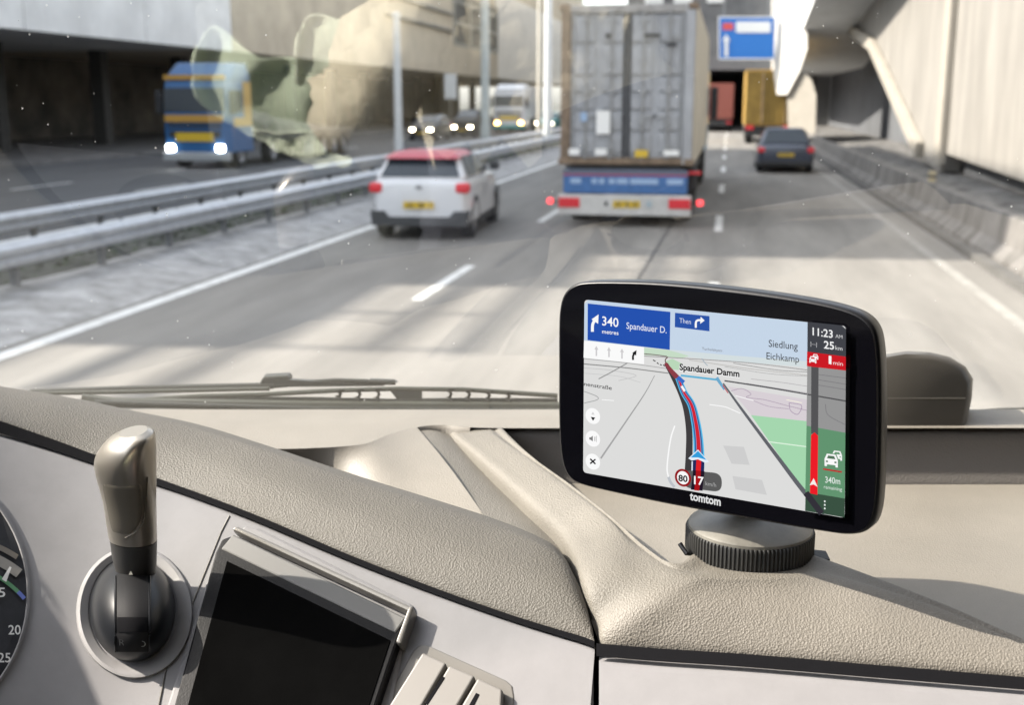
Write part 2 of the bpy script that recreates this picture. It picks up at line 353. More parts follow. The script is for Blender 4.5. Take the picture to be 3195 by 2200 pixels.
# ================================================================== VEHICLES
tyre = mat('tyre_rubber', (.02, .02, .02), .85); rimst = mat('wheel_rim', (.30, .30, .31), .4, metal=.6)
blackp = mat('black_plastic', (.025, .026, .028), .6); carglass = mat('car_glass', (.03, .04, .05), .12, spec=.6)
chass = mat('chassis_dark', (.03, .03, .032), .7, var=.4); plate_y = mat('plate_yellow', (.62, .42, .03), .5); plate_t = mat('plate_text', (.03, .03, .03), .6)
tail = mat('tail_lamp', (.50, .02, .03), .3, emit=.06); head = mat('head_lamp', (1, .9, .7), .3, emit=14, ecol=(1, .86, .62)); headw = mat('head_lamp_white', (1, 1, 1), .3, emit=16)
amber = mat('amber_lamp', (1, .45, .08), .3, emit=9, ecol=(1, .5, .12))
def wheel(parent, x, y, r=.32, w=.21):
    t = MB(); n = 24; prof = [(r * .62, -w / 2), (r * .93, -w / 2), (r, -w * .36), (r, w * .36), (r * .93, w / 2), (r * .62, w / 2)]
    t.rings([[Vector((x + dx, y + rr * math.cos(k * 2 * math.pi / n), r + rr * math.sin(k * 2 * math.pi / n))) for k in range(n)] for rr, dx in prof + prof[:1]], caps=False)
    o = t.build('wheel', tyre, parent, smooth=True)
    sgn_ = 1 if x > 0 else -1
    h = MB(); h.rings([[Vector((x + sgn_ * dx, y + rr * math.cos(k * 2 * math.pi / 16), r + rr * math.sin(k * 2 * math.pi / 16))) for k in range(16)] for rr, dx in ((r * .63, w * .1), (r * .63, w * .42), (r * .5, w * .3), (r * .15, w * .46))])
    h.build('rim', rimst, o, smooth=True); return o
def plate(parent, x, y, z, w=.52, h=.115, d=-1, body='XN · RB · 7'):
    p = MB().box(x - w / 2, x + w / 2, y - .008, y + .008, z - h / 2, z + h / 2).build('number_plate', plate_y, parent)
    text_on('plate_text', body, Vector((x - d * -w * .42, y + d * .012, z - h * .3)), Vector((-d * w * .84, 0, 0)), Vector((0, 0, h * .6)), plate_t, p, bold=.02, world=False); return p
def quad_slab(pts, t):       # a thin solid following four corner points
    pts = [Vector(p) for p in pts]; n = (pts[1] - pts[0]).cross(pts[2] - pts[0]).normalized(); return MB().prism([p - n * t * .5 for p in pts], n * t)

def car(name, label, group, paint_m, roof_m, loc, rz, L=4.0, W=1.74, H=1.47, kind='hatch', front=False, lamps=head, grey_bumper=True, platebody='XN · RB · 7'):
    c = empty(name, loc, rz, label, 'car', group); w = W / 2
    belt = (.70 if kind == 'hatch' else .63) * H
    st = [(0.0, .86, .34, .60), (.10, .95, .24, .90), (.35, .995, .20, 1.0), (.9, 1.0, .18, 1.0), (L * .5, 1.0, .18, 1.0), (L * .72, .99, .18, .99), (L - .55, .95, .2, .94), (L - .15, .86, .22, .84), (L, .72, .30, .70)]
    rs = []
    for y, k, zb, k2 in st:
        t = (y - L * .66) / (L * .34)
        zt = belt if t < 0 else belt - .13 * t - (.10 * max(0, t - .8) * 5)
        if kind == 'sedan' and y < .5: zt = belt - .03
        if y == 0: zt = belt - .06
        zm = zb + (zt - zb) * .45
        rs.append([Vector((s * a, y, z)) for s, a, z in ((-1, w * k * .90, zb), (-1, w * k, zb + .14), (-1, w * k2 if y else w * k, zm), (-1, w * k * .99, zt - .12), (-1, w * k * .92, zt), (-1, w * k * .5, zt + .015),
                    (1, w * k * .5, zt + .015), (1, w * k * .92, zt), (1, w * k * .99, zt - .12), (1, w * k2 if y else w * k, zm), (1, w * k, zb + .14), (1, w * k * .90, zb))])
    body = MB().rings(rs).build('body', paint_m, c, smooth=True, sharp=60, bevel=.06, seg=4)
    # cabin
    if kind == 'hatch': gy = (.06, .42, L * .46, L * .70)
    else: gy = (.62, 1.25, L * .50, L * .72)
    wb, wr = w * .93, w * .70
    def ringc(y0, y1, yy0, yy1): pass
    A = [Vector((-wb, gy[0], belt - .02)), Vector((wb, gy[0], belt - .02)), Vector((wb, gy[3], belt - .02)), Vector((-wb, gy[3], belt - .02))]
    B = [Vector((-wr, gy[1], H - .05)), Vector((wr, gy[1], H - .05)), Vector((wr, gy[2], H - .05)), Vector((-wr, gy[2], H - .05))]
    cab_ = MB().rings([A, B]).build('cabin', paint_m, c, bevel=.09, seg=4, smooth=True, sharp=60)
    C_ = [Vector((v.x * (1.10 if kind == 'hatch' else 1.03), v.y + (-.22 if i < 2 and kind == 'hatch' else 0), H - (.11 if kind == 'hatch' else .05))) for i, v in enumerate(B)]; D_ = [Vector((v.x * .85, v.y + (.1 if i < 2 else -.2), H)) for i, v in enumerate(B)]
    MB().rings([C_, D_]).build('roof', roof_m, c, bevel=.03, smooth=True)
    lerp = lambda p, q, t: p + (q - p) * t
    def pane(p0, p1, q1, q0, nm, s0=.06, s1=.94, t0=.12, t1=.92, out=.012):
        f = lambda s, t: lerp(lerp(p0, p1, s), lerp(q0, q1, s), t)
        pp = [f(s0, t0), f(s1, t0), f(s1, t1), f(s0, t1)]; n = (pp[1] - pp[0]).cross(pp[3] - pp[0]).normalized()
        return quad_slab([p + n * out for p in pp], .02).build(nm, carglass, c, bevel=.008)
    pane(A[0], A[1], B[1], B[0], 'rear_window'); pane(A[2], A[3], B[3], B[2], 'windscreen')
    pane(A[1], A[2], B[2], B[1], 'side_window', .10, .50); pane(A[1], A[2], B[2], B[1], 'side_window', .54, .93); pane(A[3], A[0], B[0], B[3], 'side_window', .07, .46); pane(A[3], A[0], B[0], B[3], 'side_window', .50, .90)
    for s in (-1, 1):
        wheel(c, s * (w - .12), .68); wheel(c, s * (w - .12), L - .72)
        MB().rings([[Vector((s * (w + .004), y + .43 * math.cos(k * math.pi / 10) * q, .30 + .43 * math.sin(k * math.pi / 10) * q)) for k in range(11)] for y, q in ((.68, 1), (.68, .8))], caps=False, closed=False).build('wheel_arch', blackp, c)
        MB().rings([[Vector((s * (w + .004), y + .43 * math.cos(k * math.pi / 10) * q, .30 + .43 * math.sin(k * math.pi / 10) * q)) for k in range(11)] for y, q in ((L - .72, 1), (L - .72, .8))], caps=False, closed=False).build('wheel_arch', blackp, c)
        MB().box(s * w * .97 - .02, s * w * .97 + .02, 1.15, L - 1.2, .2, .34).build('side_cladding', blackp, c, bevel=.01)
        m_ = MB().box(s * (w + .02) - .08 * 1, s * (w + .02) + .10, L * .66, L * .66 + .12, belt + .02, belt + .17).build('wing_mirror', blackp, c, bevel=.03)
        tl = MB().box(s * (w * .86) - .12, s * (w * .86) + .115, -.03, .22, belt - .23, belt - .06).build('tail_lamp', tail, c, bevel=.05, seg=3)
        hl = MB().box(s * w * .62 - .14, s * w * .62 + .14, L - .12, L + .015, .60, .72).build('head_lamp', lamps if front else carglass, c, bevel=.03)
    if grey_bumper:
        bp = [(-w * .98, .50), (-w * .70, .50), (-w * .60, .40), (w * .60, .40), (w * .70, .50), (w * .98, .50), (w * .95, .24), (-w * .95, .24)]
        MB().prism([(x, -.035, z) for x, z in bp], (0, .2, 0)).build('bumper', mat('bumper_grey', (.05, .052, .055), .7), c, bevel=.02)
        MB().box(-.05, .05, -.02, .02, belt - .16, belt - .10).build('badge', rimst, c)
    else:
        MB().box(-w * .9, w * .9, -.03, .1, .24, .40).build('bumper', blackp, c, bevel=.03)
    MB().box(-w * .85, w * .85, L - .1, L + .01, .26, .42).build('grille', blackp, c, bevel=.02)
    if front: plate(c, 0, L + .03, .46, d=1, body=platebody)
    else: plate(c, 0, -.045 if grey_bumper else -.02, .60, d=-1, body=platebody)
    return c

# ---- white hatchback
wpaint = mat('paint_white', (.62, .63, .65), .3, coat=.6); redroof = mat('paint_red', (.40, .025, .045), .45, coat=.1)
car('hatchback', 'white hatchback with red roof in the left lane', None, wpaint, redroof, PZ(950, 544, 0), math.radians(3), L=4.0, W=1.72, H=1.47)
# ---- grey saloon
gpaint = mat('paint_slate', (.045, .055, .085), .3, coat=.6, metal=.2)
car('saloon_car', 'dark blue grey saloon in the right lane behind the yellow truck', None, gpaint, gpaint, PZ(1777, 392, 0), 0, L=4.7, W=1.84, H=1.44, kind='sedan', grey_bumper=False)
# ---- oncoming cars
opaint = mat('paint_graphite', (.05, .05, .05), .3, coat=.5); tpaint = mat('paint_teal', (.05, .28, .26), .3, coat=.5); spaint = mat('paint_silver', (.3, .31, .32), .3, metal=.5)
def oncoming(nm, label, pm, px, Xl, L=4.4, H=1.5, lamps=head, kind='hatch'):
    a = PX(px, 310, Xl); car(nm, label, 'oncoming cars in the gallery lanes', pm, pm, Vector((Xl, a.y + L, 0)), math.pi, L=L, H=H, kind=kind, front=True, lamps=lamps, grey_bumper=False)
oncoming('oncoming_car', 'graphite oncoming car with both headlights on, right of the slim pale post', opaint, 953, -18.2)
oncoming('oncoming_car', 'dark tall oncoming car in front of the thick grey post', blackp, 1046, -17.4, H=1.8)
oncoming('oncoming_car', 'teal oncoming car just left of the container lorry', tpaint, 1232, -14.2, lamps=head)

# ---- container lorry
cgrey = mat('container_grey', (.33, .335, .345), .6, var=.16, vscale=1.1, bump=.01, bscale=4, tint=(.40, .41, .43))
cside = mat('container_lit_side', (.50, .47, .40), .6, var=.12, vscale=1)  # cream tone paints in the warm light falling on the container's sides
rust = mat('rusty_steel', (.20, .145, .10), .8, var=.4, vscale=4); barm = mat('lock_bar', (.30, .305, .31), .5, metal=.3, var=.2, vscale=5)
whitel = mat('label_white', (.80, .80, .78), .6); bluep = mat('panel_blue', (.045, .13, .32), .5, var=.2); lblue = mat('panel_light_blue', (.30, .42, .60), .5)
cl = empty('container_lorry', PZ(1412, 513, 0), 0, 'grey container lorry seen from behind in the middle lane', 'lorry')
CB, CT, HW = 1.16, 4.02, 1.22
co = MB().box(-HW, HW, .12, 12.2, CB, CT).build('container', cgrey, cl)
for s in (-1, 1):
    MB().box(s * 1.13 - .09, s * 1.13 + .09, 0, .16, CB, CT).build('corner_post', rust if s < 0 else cgrey, co, bevel=.015)
    r_ = []                                   # corrugated side wall
    for k in range(88):
        y = .2 + k * .136; d = (.0, .0, .035, .035)[k % 4]; r_.append([Vector((s * (HW + .004 + d), y, CB + .1)), Vector((s * (HW + .004 + d), y, CT - .1))])
    MB().grid(r_).build('corrugated_wall', cside, co)
    MB().box(s * 1.17 - .07, s * 1.17 + .075, .1, 12.2, CT - .1, CT + .02).build('top_rail', cside, co)
    MB().box(s * 1.17 - .07, s * 1.17 + .075, .1, 12.2, CB - .02, CB + .1).build('bottom_rail', cside, co)
    for zz in (CB - .01, CT - .09): MB().box(s * 1.17 - .09, s * 1.17 + .09, -.02, .16, zz, zz + .12).build('corner_casting', rust, co, bevel=.02)
MB().box(-1.05, 1.05, .0, .14, CT - .14, CT + .01).build('header', mat('header_grey', (.30, .29, .28), .7, var=.3, vscale=3), co, bevel=.01)
MB().box(-1.05, 1.05, .0, .14, CB, CB + .12).build('door_sill', rust, co, bevel=.01)
for s in (-1, 1):
    x0, x1 = (-1.03, -.015) if s < 0 else (.015, 1.03)
    dr = MB().box(x0, x1, .06, .11, CB + .13, CT - .15).build('door', cgrey, co)
    rows_ = [(CB + .2, 1.72), (1.78, 2.1), (2.16, 2.42), (2.48, 2.72), (2.78, 3.3), (3.36, CT - .2)]
    for z0, z1 in rows_:
        for xa, xb in ((x0 + .06, (x0 + x1) / 2 - .06), ((x0 + x1) / 2 + .06, x1 - .06)):
            MB().box(xa, xb, .02, .075, z0, z1).build('door_panel', cgrey, dr, bevel=.03)
    for xx in (x0 + .03, x1 - .03): MB().box(xx - .02, xx + .02, .01, .07, CB + .13, CT - .15).build('door_edge', chass if abs(xx) < .1 else barm, dr)
    for fx in (.27, .73):
        xx = x0 + (x1 - x0) * fx
        MB().tube([(xx, -.02, CB + .1), (xx, -.02, CT - .1)], .024, 8).build('lock_bar', barm, dr)
        for zz in (CB + .3, 1.9, 2.45, 3.0, CT - .3): MB().box(xx - .06, xx + .06, -.03, .03, zz, zz + .08).build('bracket', barm, dr)
        MB().box(xx - .02, xx + .30 * (1 if fx < .5 else -1) * .9, -.045, -.025, 2.02, 2.06).build('handle', barm, dr)
for x, z, wd_, h_, m in ((-.42, 1.72, .25, .42, whitel), (-.78, 1.95, .12, .16, lblue), (.30, 1.30, .24, .13, plate_y), (-.95, 1.33, .2, .12, whitel), (-.45, 1.33, .22, .12, whitel), (.85, 1.33, .28, .10, whitel), (.45, 3.45, .28, .06, chass), (.80, 3.28, .18, .06, chass), (.85, 3.45, .22, .05, barm), (-.35, 3.44, .1, .08, chass)):
    MB().box(x - wd_ / 2, x + wd_ / 2, -.052, -.046, z, z + h_).build('label', m, co)
MB().box(-1.05, 1.05, .05, 13.0, .72, 1.12).build('trailer_frame', chass, cl)
bpn = MB().box(-1.16, 1.16, .0, .12, .62, 1.06).build('rear_panel', bluep, cl, bevel=.02)
MB().box(-1.16, 1.16, -.006, .0, .95, .98).build('pinstripe', mat('pinstripe', (.35, .06, .12), .5), bpn)
MB().box(-1.16, 1.16, -.008, .0, .985, 1.06).build('upper_band', mat('band_slate', (.10, .12, .17), .5), bpn)
for x0, x1 in ((-1.02, -.82), (-.62, -.52), (-.48, -.38), (-.30, -.18), (-.15, .06), (.1, .62), (.78, 1.08)): MB().box(x0, x1, -.008, .0, .80, .90).build('lettering', lblue, bpn)
bum = MB().box(-1.24, 1.24, -.10, .02, .22, .60).build('bumper', mat('bumper_pale', (.52, .51, .49), .6, var=.15, vscale=3), cl, bevel=.015)
for s in (-1, 1):
    MB().box(s * 1.03 - .2, s * 1.03 + .2, -.125, -.09, .36, .54).build('tail_lamp', tail, bum, bevel=.01)
    a = MB().box(s * 1.25, s * 1.40, -.05, -.02, .44, .47).build('marker_arm', blackp, cl)
    MB().lathe((s * 1.40, -.03, .42), [(.02, 0), (.055, .01), (.055, .09), (.02, .1)], 10).build('marker_lamp', mat('marker_red', (.9, .05, .06), .3, emit=.9), cl)
plate(bum, .05, -.11, .43, .5, .13, body='OK · 98 · FZ')
MB().box(-.36, -.30, -.115, -.1, .40, .48).build('lamp_grille', blackp, bum); MB().box(.42, .52, -.112, -.1, .38, .50).build('hazard_label', mat('hazard_label', (.35, .42, .45), .5), bum)
for y in (1.6, 2.95, 4.3):
    for s in (-1, 1):
        wheel(cl, s * 1.02, y, .50, .36); 
for s in (-1, 1):
    MB().box(s * 1.02 - .22, s * 1.02 + .22, .85, .88, .12, .80).build('mud_flap', blackp, cl)
    MB().box(s * 1.02 - .24, s * 1.02 + .24, 1.05, 4.9, 1.02, 1.08).build('mudguard', blackp, cl)
MB().box(1.05, 1.32, .4, .9, .66, 1.05).build('side_box', blackp, cl, bevel=.03); MB().box(1.12, 1.40, .2, .3, .98, 1.03).build('marker_arm', tail, cl)
# tractor unit of the container lorry
cabw = mat('cab_pale_blue', (.30, .42, .52), .4, coat=.4)
cb = MB().rings([[Vector((x, y, z)) for x, y in ((-1.24, 13.1), (1.24, 13.1), (1.26, 14.6), (1.18, 15.1), (-1.18, 15.1), (-1.26, 14.6))] for z in (.9, 2.4, 3.2)] + [[Vector((x * .92, y, 3.75)) for x, y in ((-1.24, 13.2), (1.24, 13.2), (1.26, 14.3), (1.18, 14.5), (-1.18, 14.5), (-1.26, 14.3))]]).build('tractor_cab', cabw, cl, bevel=.04)
MB().box(1.26, 1.275, 14.0, 14.75, 1.9, 2.75).build('side_window', carglass, cb); MB().box(1.30, 1.52, 14.85, 15.0, 1.8, 2.75).build('wing_mirror', blackp, cb, bevel=.03)
for s in (-1, 1):
    for y in (12.0, 14.3): wheel(cl, s * 1.02, y, .50, .34)

# ---- forward-control truck front (used for the oncoming trucks)
def truck_front(t, body_m, stripe_m, low_m, lamps):
    """cab facing +Y in local space, front at y=0, body back to y=-2.2"""
    sec = lambda z, k=1, fy=0: [Vector((x * k, y + (fy if y > -.4 else 0), z)) for x, y in ((-1.24, -2.2), (1.24, -2.2), (1.25, -.35), (1.10, 0), (-1.10, 0), (-1.25, -.35))]
    c = MB().rings([sec(.55), sec(1.2), sec(2.0), sec(2.85, .99, -.12), sec(3.0, .98, -.16)]).build('cab', body_m, t, bevel=.04)
    MB().rings([sec(3.0, .96, -.2), sec(3.25, .95, -.35), sec(3.65, .86, -.9)]).build('roof_spoiler', body_m, t, bevel=.05)
    MB().rings([[Vector((x, y, z)) for x, y in ((-1.12, .012), (1.12, .012))] + [Vector((1.10, -.08 + .02, 2.75)) * 1 if False else Vector((1.10, -.095, 2.78)), Vector((-1.10, -.095, 2.78))] for z in (1.95,)] + [[Vector((-1.12, -.05, 1.95)), Vector((1.12, -.05, 1.95)), Vector((1.1, -.15, 2.78)), Vector((-1.1, -.15, 2.78))]]).build('windscreen', carglass, c)
    for s in (-1, 1):
        MB().box(s * 1.25 - .012, s * 1.25 + .012, -1.3, -.45, 1.95, 2.7).build('side_window', carglass, c)
        MB().box(s * 1.38 - .10, s * 1.38 + .10, -.30, -.12, 1.9, 2.7).build('wing_mirror', blackp, c, bevel=.03)
        MB().box(s * .93 - .15, s * .93 + .15, -.02, .05, .62, .82).build('head_lamp', lamps, c, bevel=.04)
        MB().box(s * 1.253 - .006, s * 1.253 + .012, -2.1, -.5, 1.45, 1.75).build('side_stripe', stripe_m, c)
        MB().box(s * 1.253 - .006, s * 1.253 + .012, -2.1, -1.42, 1.75, 3.0).build('side_panel', stripe_m, c)
    MB().box(-1.08, 1.08, .0, .03, 1.62, 1.86).build('upper_stripe', stripe_m, c); MB().box(-.95, .95, .0, .035, 1.08, 1.30).build('lower_grille', blackp, c); MB().box(-.7, .7, .02, .05, .95, 1.25).build('front_panel', plate_y, c)
    MB().box(-1.12, 1.12, -.25, -.13, 3.06, 3.22).build('sun_visor', stripe_m, c)
    MB().box(-1.22, 1.22, -.3, .06, .28, .58).build('bumper', low_m, c, bevel=.04)
    for zz in (1.40, 1.48, 1.56): MB().box(-1.0, 1.0, .0, .03, zz, zz + .04).build('grille_slat', blackp, c)
    for s in (-1, 1): wheel(t, s * 1.02, -1.2, .5, .34)
    return c
bluet = mat('truck_blue', (.025, .11, .28), .35, coat=.5); yell = mat('truck_ochre', (.48, .27, .05), .5)
bt = empty('blue_truck', PX(445, 372, -18.3), math.pi, 'blue and ochre oncoming truck with headlights on', 'truck'); bt.location.z = 0
truck_front(bt, bluet, yell, mat('bumper_silver', (.35, .37, .38), .5), headw)
MB().box(-1.1, 1.1, -14, -2.6, .85, 1.15).build('trailer_bed', chass, bt)
b = MB(); tarp = mat('dark_tarp', (.05, .045, .045), .9, var=.5, vscale=2, tint=(.13, .11, .10)); rs = []
for k in range(30):
    y = -2.7 - k * .38; hh = 1.9 - .035 * k + .12 * math.sin(k * 1.7) + random.uniform(-.06, .06)
    rs.append([Vector((x * (1 + random.uniform(-.02, .02)), y, z)) for x, z in ((-1.15, 1.1), (-1.12, hh - .3), (-.8, hh), (0, hh + .08), (.8, hh), (1.12, hh - .3), (1.15, 1.1))])
MB().rings(rs, closed=False, caps=False).build('tarpaulin', tarp, bt, smooth=True)
for y in (-4.2, -10, -11.3, -12.6):
    for s in (-1, 1): wheel(bt, s * 1.02, y, .5, .34)
# white truck with teal bumper
wt = empty('white_truck', PX(1152, 300, -16.6), math.pi, 'white oncoming truck with teal bumper and one amber lamp', 'truck'); wt.location.z = 0
truck_front(wt, wpaint, wpaint, tpaint, amber)
MB().box(-1.22, 1.22, -9, -2.4, 1.0, 3.5).build('box_body', wpaint, wt, bevel=.03)
for y in (-6, -7.3):
    for s in (-1, 1): wheel(wt, s * 1.02, y, .5, .34)
# ---- yellow tipper ahead
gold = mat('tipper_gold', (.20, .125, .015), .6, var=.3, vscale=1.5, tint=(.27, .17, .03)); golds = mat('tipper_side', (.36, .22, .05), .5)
yt = empty('yellow_truck', (PY(1738, 300, 66.5).x, 66.5, 0), 0, 'golden yellow box truck driving towards the tunnel in the right lane', 'truck')
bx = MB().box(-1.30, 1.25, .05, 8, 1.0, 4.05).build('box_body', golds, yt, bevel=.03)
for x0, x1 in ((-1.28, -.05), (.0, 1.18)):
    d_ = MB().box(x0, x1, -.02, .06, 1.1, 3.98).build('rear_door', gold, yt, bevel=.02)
    MB().tube([((x0 + x1) / 2 + .3, -.05, 1.1), ((x0 + x1) / 2 + .3, -.05, 3.9)], .03, 8).build('lock_bar', rust, d_)
MB().box(-1.3, 1.25, .1, 8, .75, 1.0).build('frame', chass, yt); MB().box(-1.2, 1.2, -.05, .05, .45, .75).build('bumper', chass, yt)
for s in (-1, 1):
    MB().box(s * 1.02 - .22, s * 1.02 + .22, -.08, -.04, .80, 1.02).build('tail_lamp', tail, yt)
    for y in (1.4, 2.8): wheel(yt, s * 1.0, y, .5, .4)
MB().box(-1.2, 1.2, 8.3, 10.4, .7, 3.2).build('cab', golds, yt, bevel=.08)
for s in (-1, 1): wheel(yt, s * 1.0, 9.3, .5, .34)
# ---- red lorry in the tunnel mouth
redp = mat('lorry_red', (.25, .07, .05), .5, var=.15)
rl = empty('red_lorry', (-.9, 93, 0), 0, 'dull red lorry beyond the container lorry at the tunnel mouth', 'lorry')
MB().box(-1.25, 1.25, 0, 9, 1.0, 3.7).build('box_body', redp, rl, bevel=.03); MB().box(-1.1, 1.1, .1, 11.5, .6, 1.0).build('frame', chass, rl)
MB().box(-1.2, 1.2, 9.4, 11.4, .7, 3.0).build('cab', redp, rl, bevel=.06); MB().box(-1.15, 1.15, -.06, 0, .5, .8).build('bumper', chass, rl)
for s in (-1, 1):
    for y in (1.5, 2.9, 10.4): wheel(rl, s * 1.0, y, .5, .36)
    MB().box(s * .95 - .2, s * .95 + .2, -.09, -.05, .66, .8).build('tail_lamp', tail, rl)

# ================================================================== CAB INTERIOR
padm = mat('pad_grain', (.090, .082, .069), .62, bump=.00032, bscale=950, vor=True, var=.06, vscale=30, spec=.45)
topm = mat('dash_top_plastic', (.185, .168, .142), .55, bump=.00014, bscale=900, vor=True, var=.09, vscale=11)
ridgem = mat('ridge_plastic', (.138, .126, .106), .62, bump=.00030, bscale=950, vor=True, var=.10, vscale=14)
trayw = mat('tray_wall_plastic', (.13, .12, .11), .55, bump=.0002, bscale=700, vor=True)
panm = mat('panel_silver', (.178, .175, .178), .6, metal=.0, spec=.25, var=.05, vscale=60, stretch=(1, 1, .05), bump=.00003, bscale=900)
seamm = mat('seam_black', (.006, .006, .007), .9, spec=.05); lipm = mat('lip_grey', (.15, .142, .128), .35, metal=.3)
dark_p = mat('dark_plastic', (.004, .004, .0045), .4, spec=.12, bump=.00008, bscale=900); scr_g = mat('display_glass', (.0025, .0025, .0025), .5, spec=.0, var=.2, vscale=25)
def pd(x, y): return 1 / (1.3158 + .000471 * (y - 965) + .0001285 * x)
PO = P(600, 1400, pd(600, 1400)); PU = (P(900, 1400, pd(900, 1400)) - PO).normalized(); _v = P(600, 1300, pd(600, 1300)) - PO
PN = PU.cross(_v).normalized(); PN = -PN if PN.dot(CAM - PO) < 0 else PN; PV = PN.cross(PU)
def PP(x, y, off=0): return plane_hit(x, y, PO, PN, off + (2.6 * (max(0, 430 - x) * .00025) ** 2 if x > -150 else .0547 + (-150 - x) * .00025 * .754))     # the panel wraps towards the driver on the left
DT = 2.073                       # height of the dashboard's flat top
dash = empty('dashboard', PZ(1150, 1250, DT) - UP * .12, label='beige grained lorry dashboard under the windscreen', cat='dashboard')
def part(mb, name, m, parent=None, **k): return mb.build(name, m, parent if parent is not None else dash, world=True, **k)

# --- left soft pad: (lower seam, crest, crest height)
PADS = [((-700, 735), (-700, 715), 2.120), ((-400, 830), (-400, 800), 2.112), ((-140, 915), (-140, 862), 2.104), ((0, 962), (0, 882), 2.101), ((110, 1000), (150, 902), 2.098), ((210, 1037), (280, 930), 2.095), ((360, 1093), (430, 962), 2.091), ((550, 1163), (600, 1015), 2.086), ((800, 1268), (800, 1082), 2.077), ((1000, 1345), (980, 1138), 2.070), ((1150, 1398), (1110, 1180), 2.065), ((1250, 1430), (1215, 1222), 2.061), ((1310, 1448), (1270, 1258), 2.056), ((1338, 1458), (1312, 1330), 2.046), ((1346, 1462), (1338, 1412), 2.037)]
c0, c1, c2, c3, c4, c5, c6 = [], [], [], [], [], [], []
for (lx, ly), (ux, uy), uz in PADS:
    lo = PP(lx, ly, -.001); hi = PZ(ux, uy, uz); nb = ((hi - lo).cross(RT)); nb = nb if nb.z > 0 else -nb; nb.normalize(); wd_ = (hi - lo).length
    at_ = lambda t, b: lo.lerp(hi, t) + nb * b * min(1, wd_ / .08)
    c0.append(lo - PN * .004); c1.append(at_(.035, .0035)); c2.append(at_(.40, .0105)); c3.append(at_(.78, .0075)); c4.append(hi)
    c5.append(hi + FW * .03 - UP * .012); c6.append(hi + FW * .045 - UP * .05)
part(MB().grid(loft([c0, c1, c2, c3, c4, c5, c6], 110, 40)), 'soft_pad', padm, smooth=True, sharp=80)
# --- black seam under the pad and the silver panel
top_l = [(x, y) for (x, y), _, _ in PADS]
sp_ = spline([Vector((x, y, 0)) for x, y in top_l], 80)
part(MB().grid([[PP(p.x, p.y - 9, .0006) for p in sp_], [PP(p.x - 2, p.y + 5 + 14 * max(0, 1 - p.x / 400), .0006) for p in sp_]]), 'seam', seamm)
rows = []
for dy, off in ((0, -.010), (6, -.003), (11, -.0006), (17, 0)): rows.append([PP(p.x, p.y + dy + 14 * max(0, 1 - p.x / 400), off) for p in sp_])
botc = [PP(p.x * (1330 / 1346), 1680, 0) for p in sp_]
rows += [[rows[-1][i].lerp(botc[i], t) for i in range(80)] for t in (.33, .66, 1)]
part(MB().grid(rows), 'lower_panel', panm, smooth=True, sharp=60)
# rounded end of the panel and the groove
ends = [(1328, 0), (1338, -.001), (1343, -.004), (1346, -.016)]
part(MB().grid([[PP(x, y, o) for y in (1474, 1540, 1600, 1680)] for x, o in ends]), 'panel_edge', panm, smooth=True)
part(MB().grid([[PP(x, y, -.009) for y in (1440, 1540, 1680)] for x in (1336, 1372)]), 'groove', seamm)
part(MB().grid([[PP(x, y, -.02) for y in (1380, 1420, 1475)] for x in (1270, 1330, 1420)]), 'backing', seamm)
# right-hand lower panel
rt = spline([Vector((x, y, 0)) for x, y in ((1356, 1487), (1500, 1499), (1700, 1512), (2000, 1537), (2318, 1563), (2450, 1573), (2900, 1608), (3500, 1654))], 70)
rows = [[PP(p.x, p.y - 4, -.012) for p in rt], [PP(p.x, p.y + 4, -.003) for p in rt], [PP(p.x, p.y + 14, -.0005) for p in rt], [PP(p.x, p.y + 26, 0) for p in rt], [PP(p.x, p.y + 170, .004) for p in rt]]
part(MB().grid(rows), 'glovebox_panel', panm, smooth=True, sharp=60)
part(MB().grid([[PP(p.x - 6, p.y - 30, .0012) for p in rt], [PP(p.x - 6, p.y - 1, .0012) for p in rt]]), 'seam', seamm)
part(MB().grid([[PP(x, y, o) for y in (1512, 1540, 1600, 1680)] for x, o in ((1357, -.016), (1360, -.004), (1366, -.001), (1380, -.0002))]), 'panel_edge', panm, smooth=True)
# --- ridge and front pad as one skin: (lower, upper, lower height or None, back width)
RS = [((985, 938), (1085, 938), 2.066, .01), ((1008, 976), (1118, 980), 2.067, .01), ((1094, 1065), (1200, 1042), 2.060, .004), ((1186, 1155), (1290, 1108), 2.053, .004), ((1272, 1243), (1385, 1184), 2.047, .004), ((1318, 1325), (1450, 1242), None, .004), ((1350, 1405), (1510, 1284), None, .006), ((1368, 1460), (1570, 1303), None, .024), ((1480, 1472), (1640, 1305), None, .066), ((1640, 1484), (1740, 1305), None, .074), ((1820, 1497), (1855, 1303), None, .035), ((2000, 1511), (1985, 1334), None, .02), ((2160, 1523), (2150, 1388), None, .01), ((2318, 1535), (2318, 1462), None, .01), ((2450, 1545), (2450, 1512), None, .01), ((2900, 1580), (2900, 1556), None, .01), ((3500, 1626), (3500, 1604), None, .01)]
k0, k1, k2, k3, k4, k5, k6 = [], [], [], [], [], [], []; k4b = []
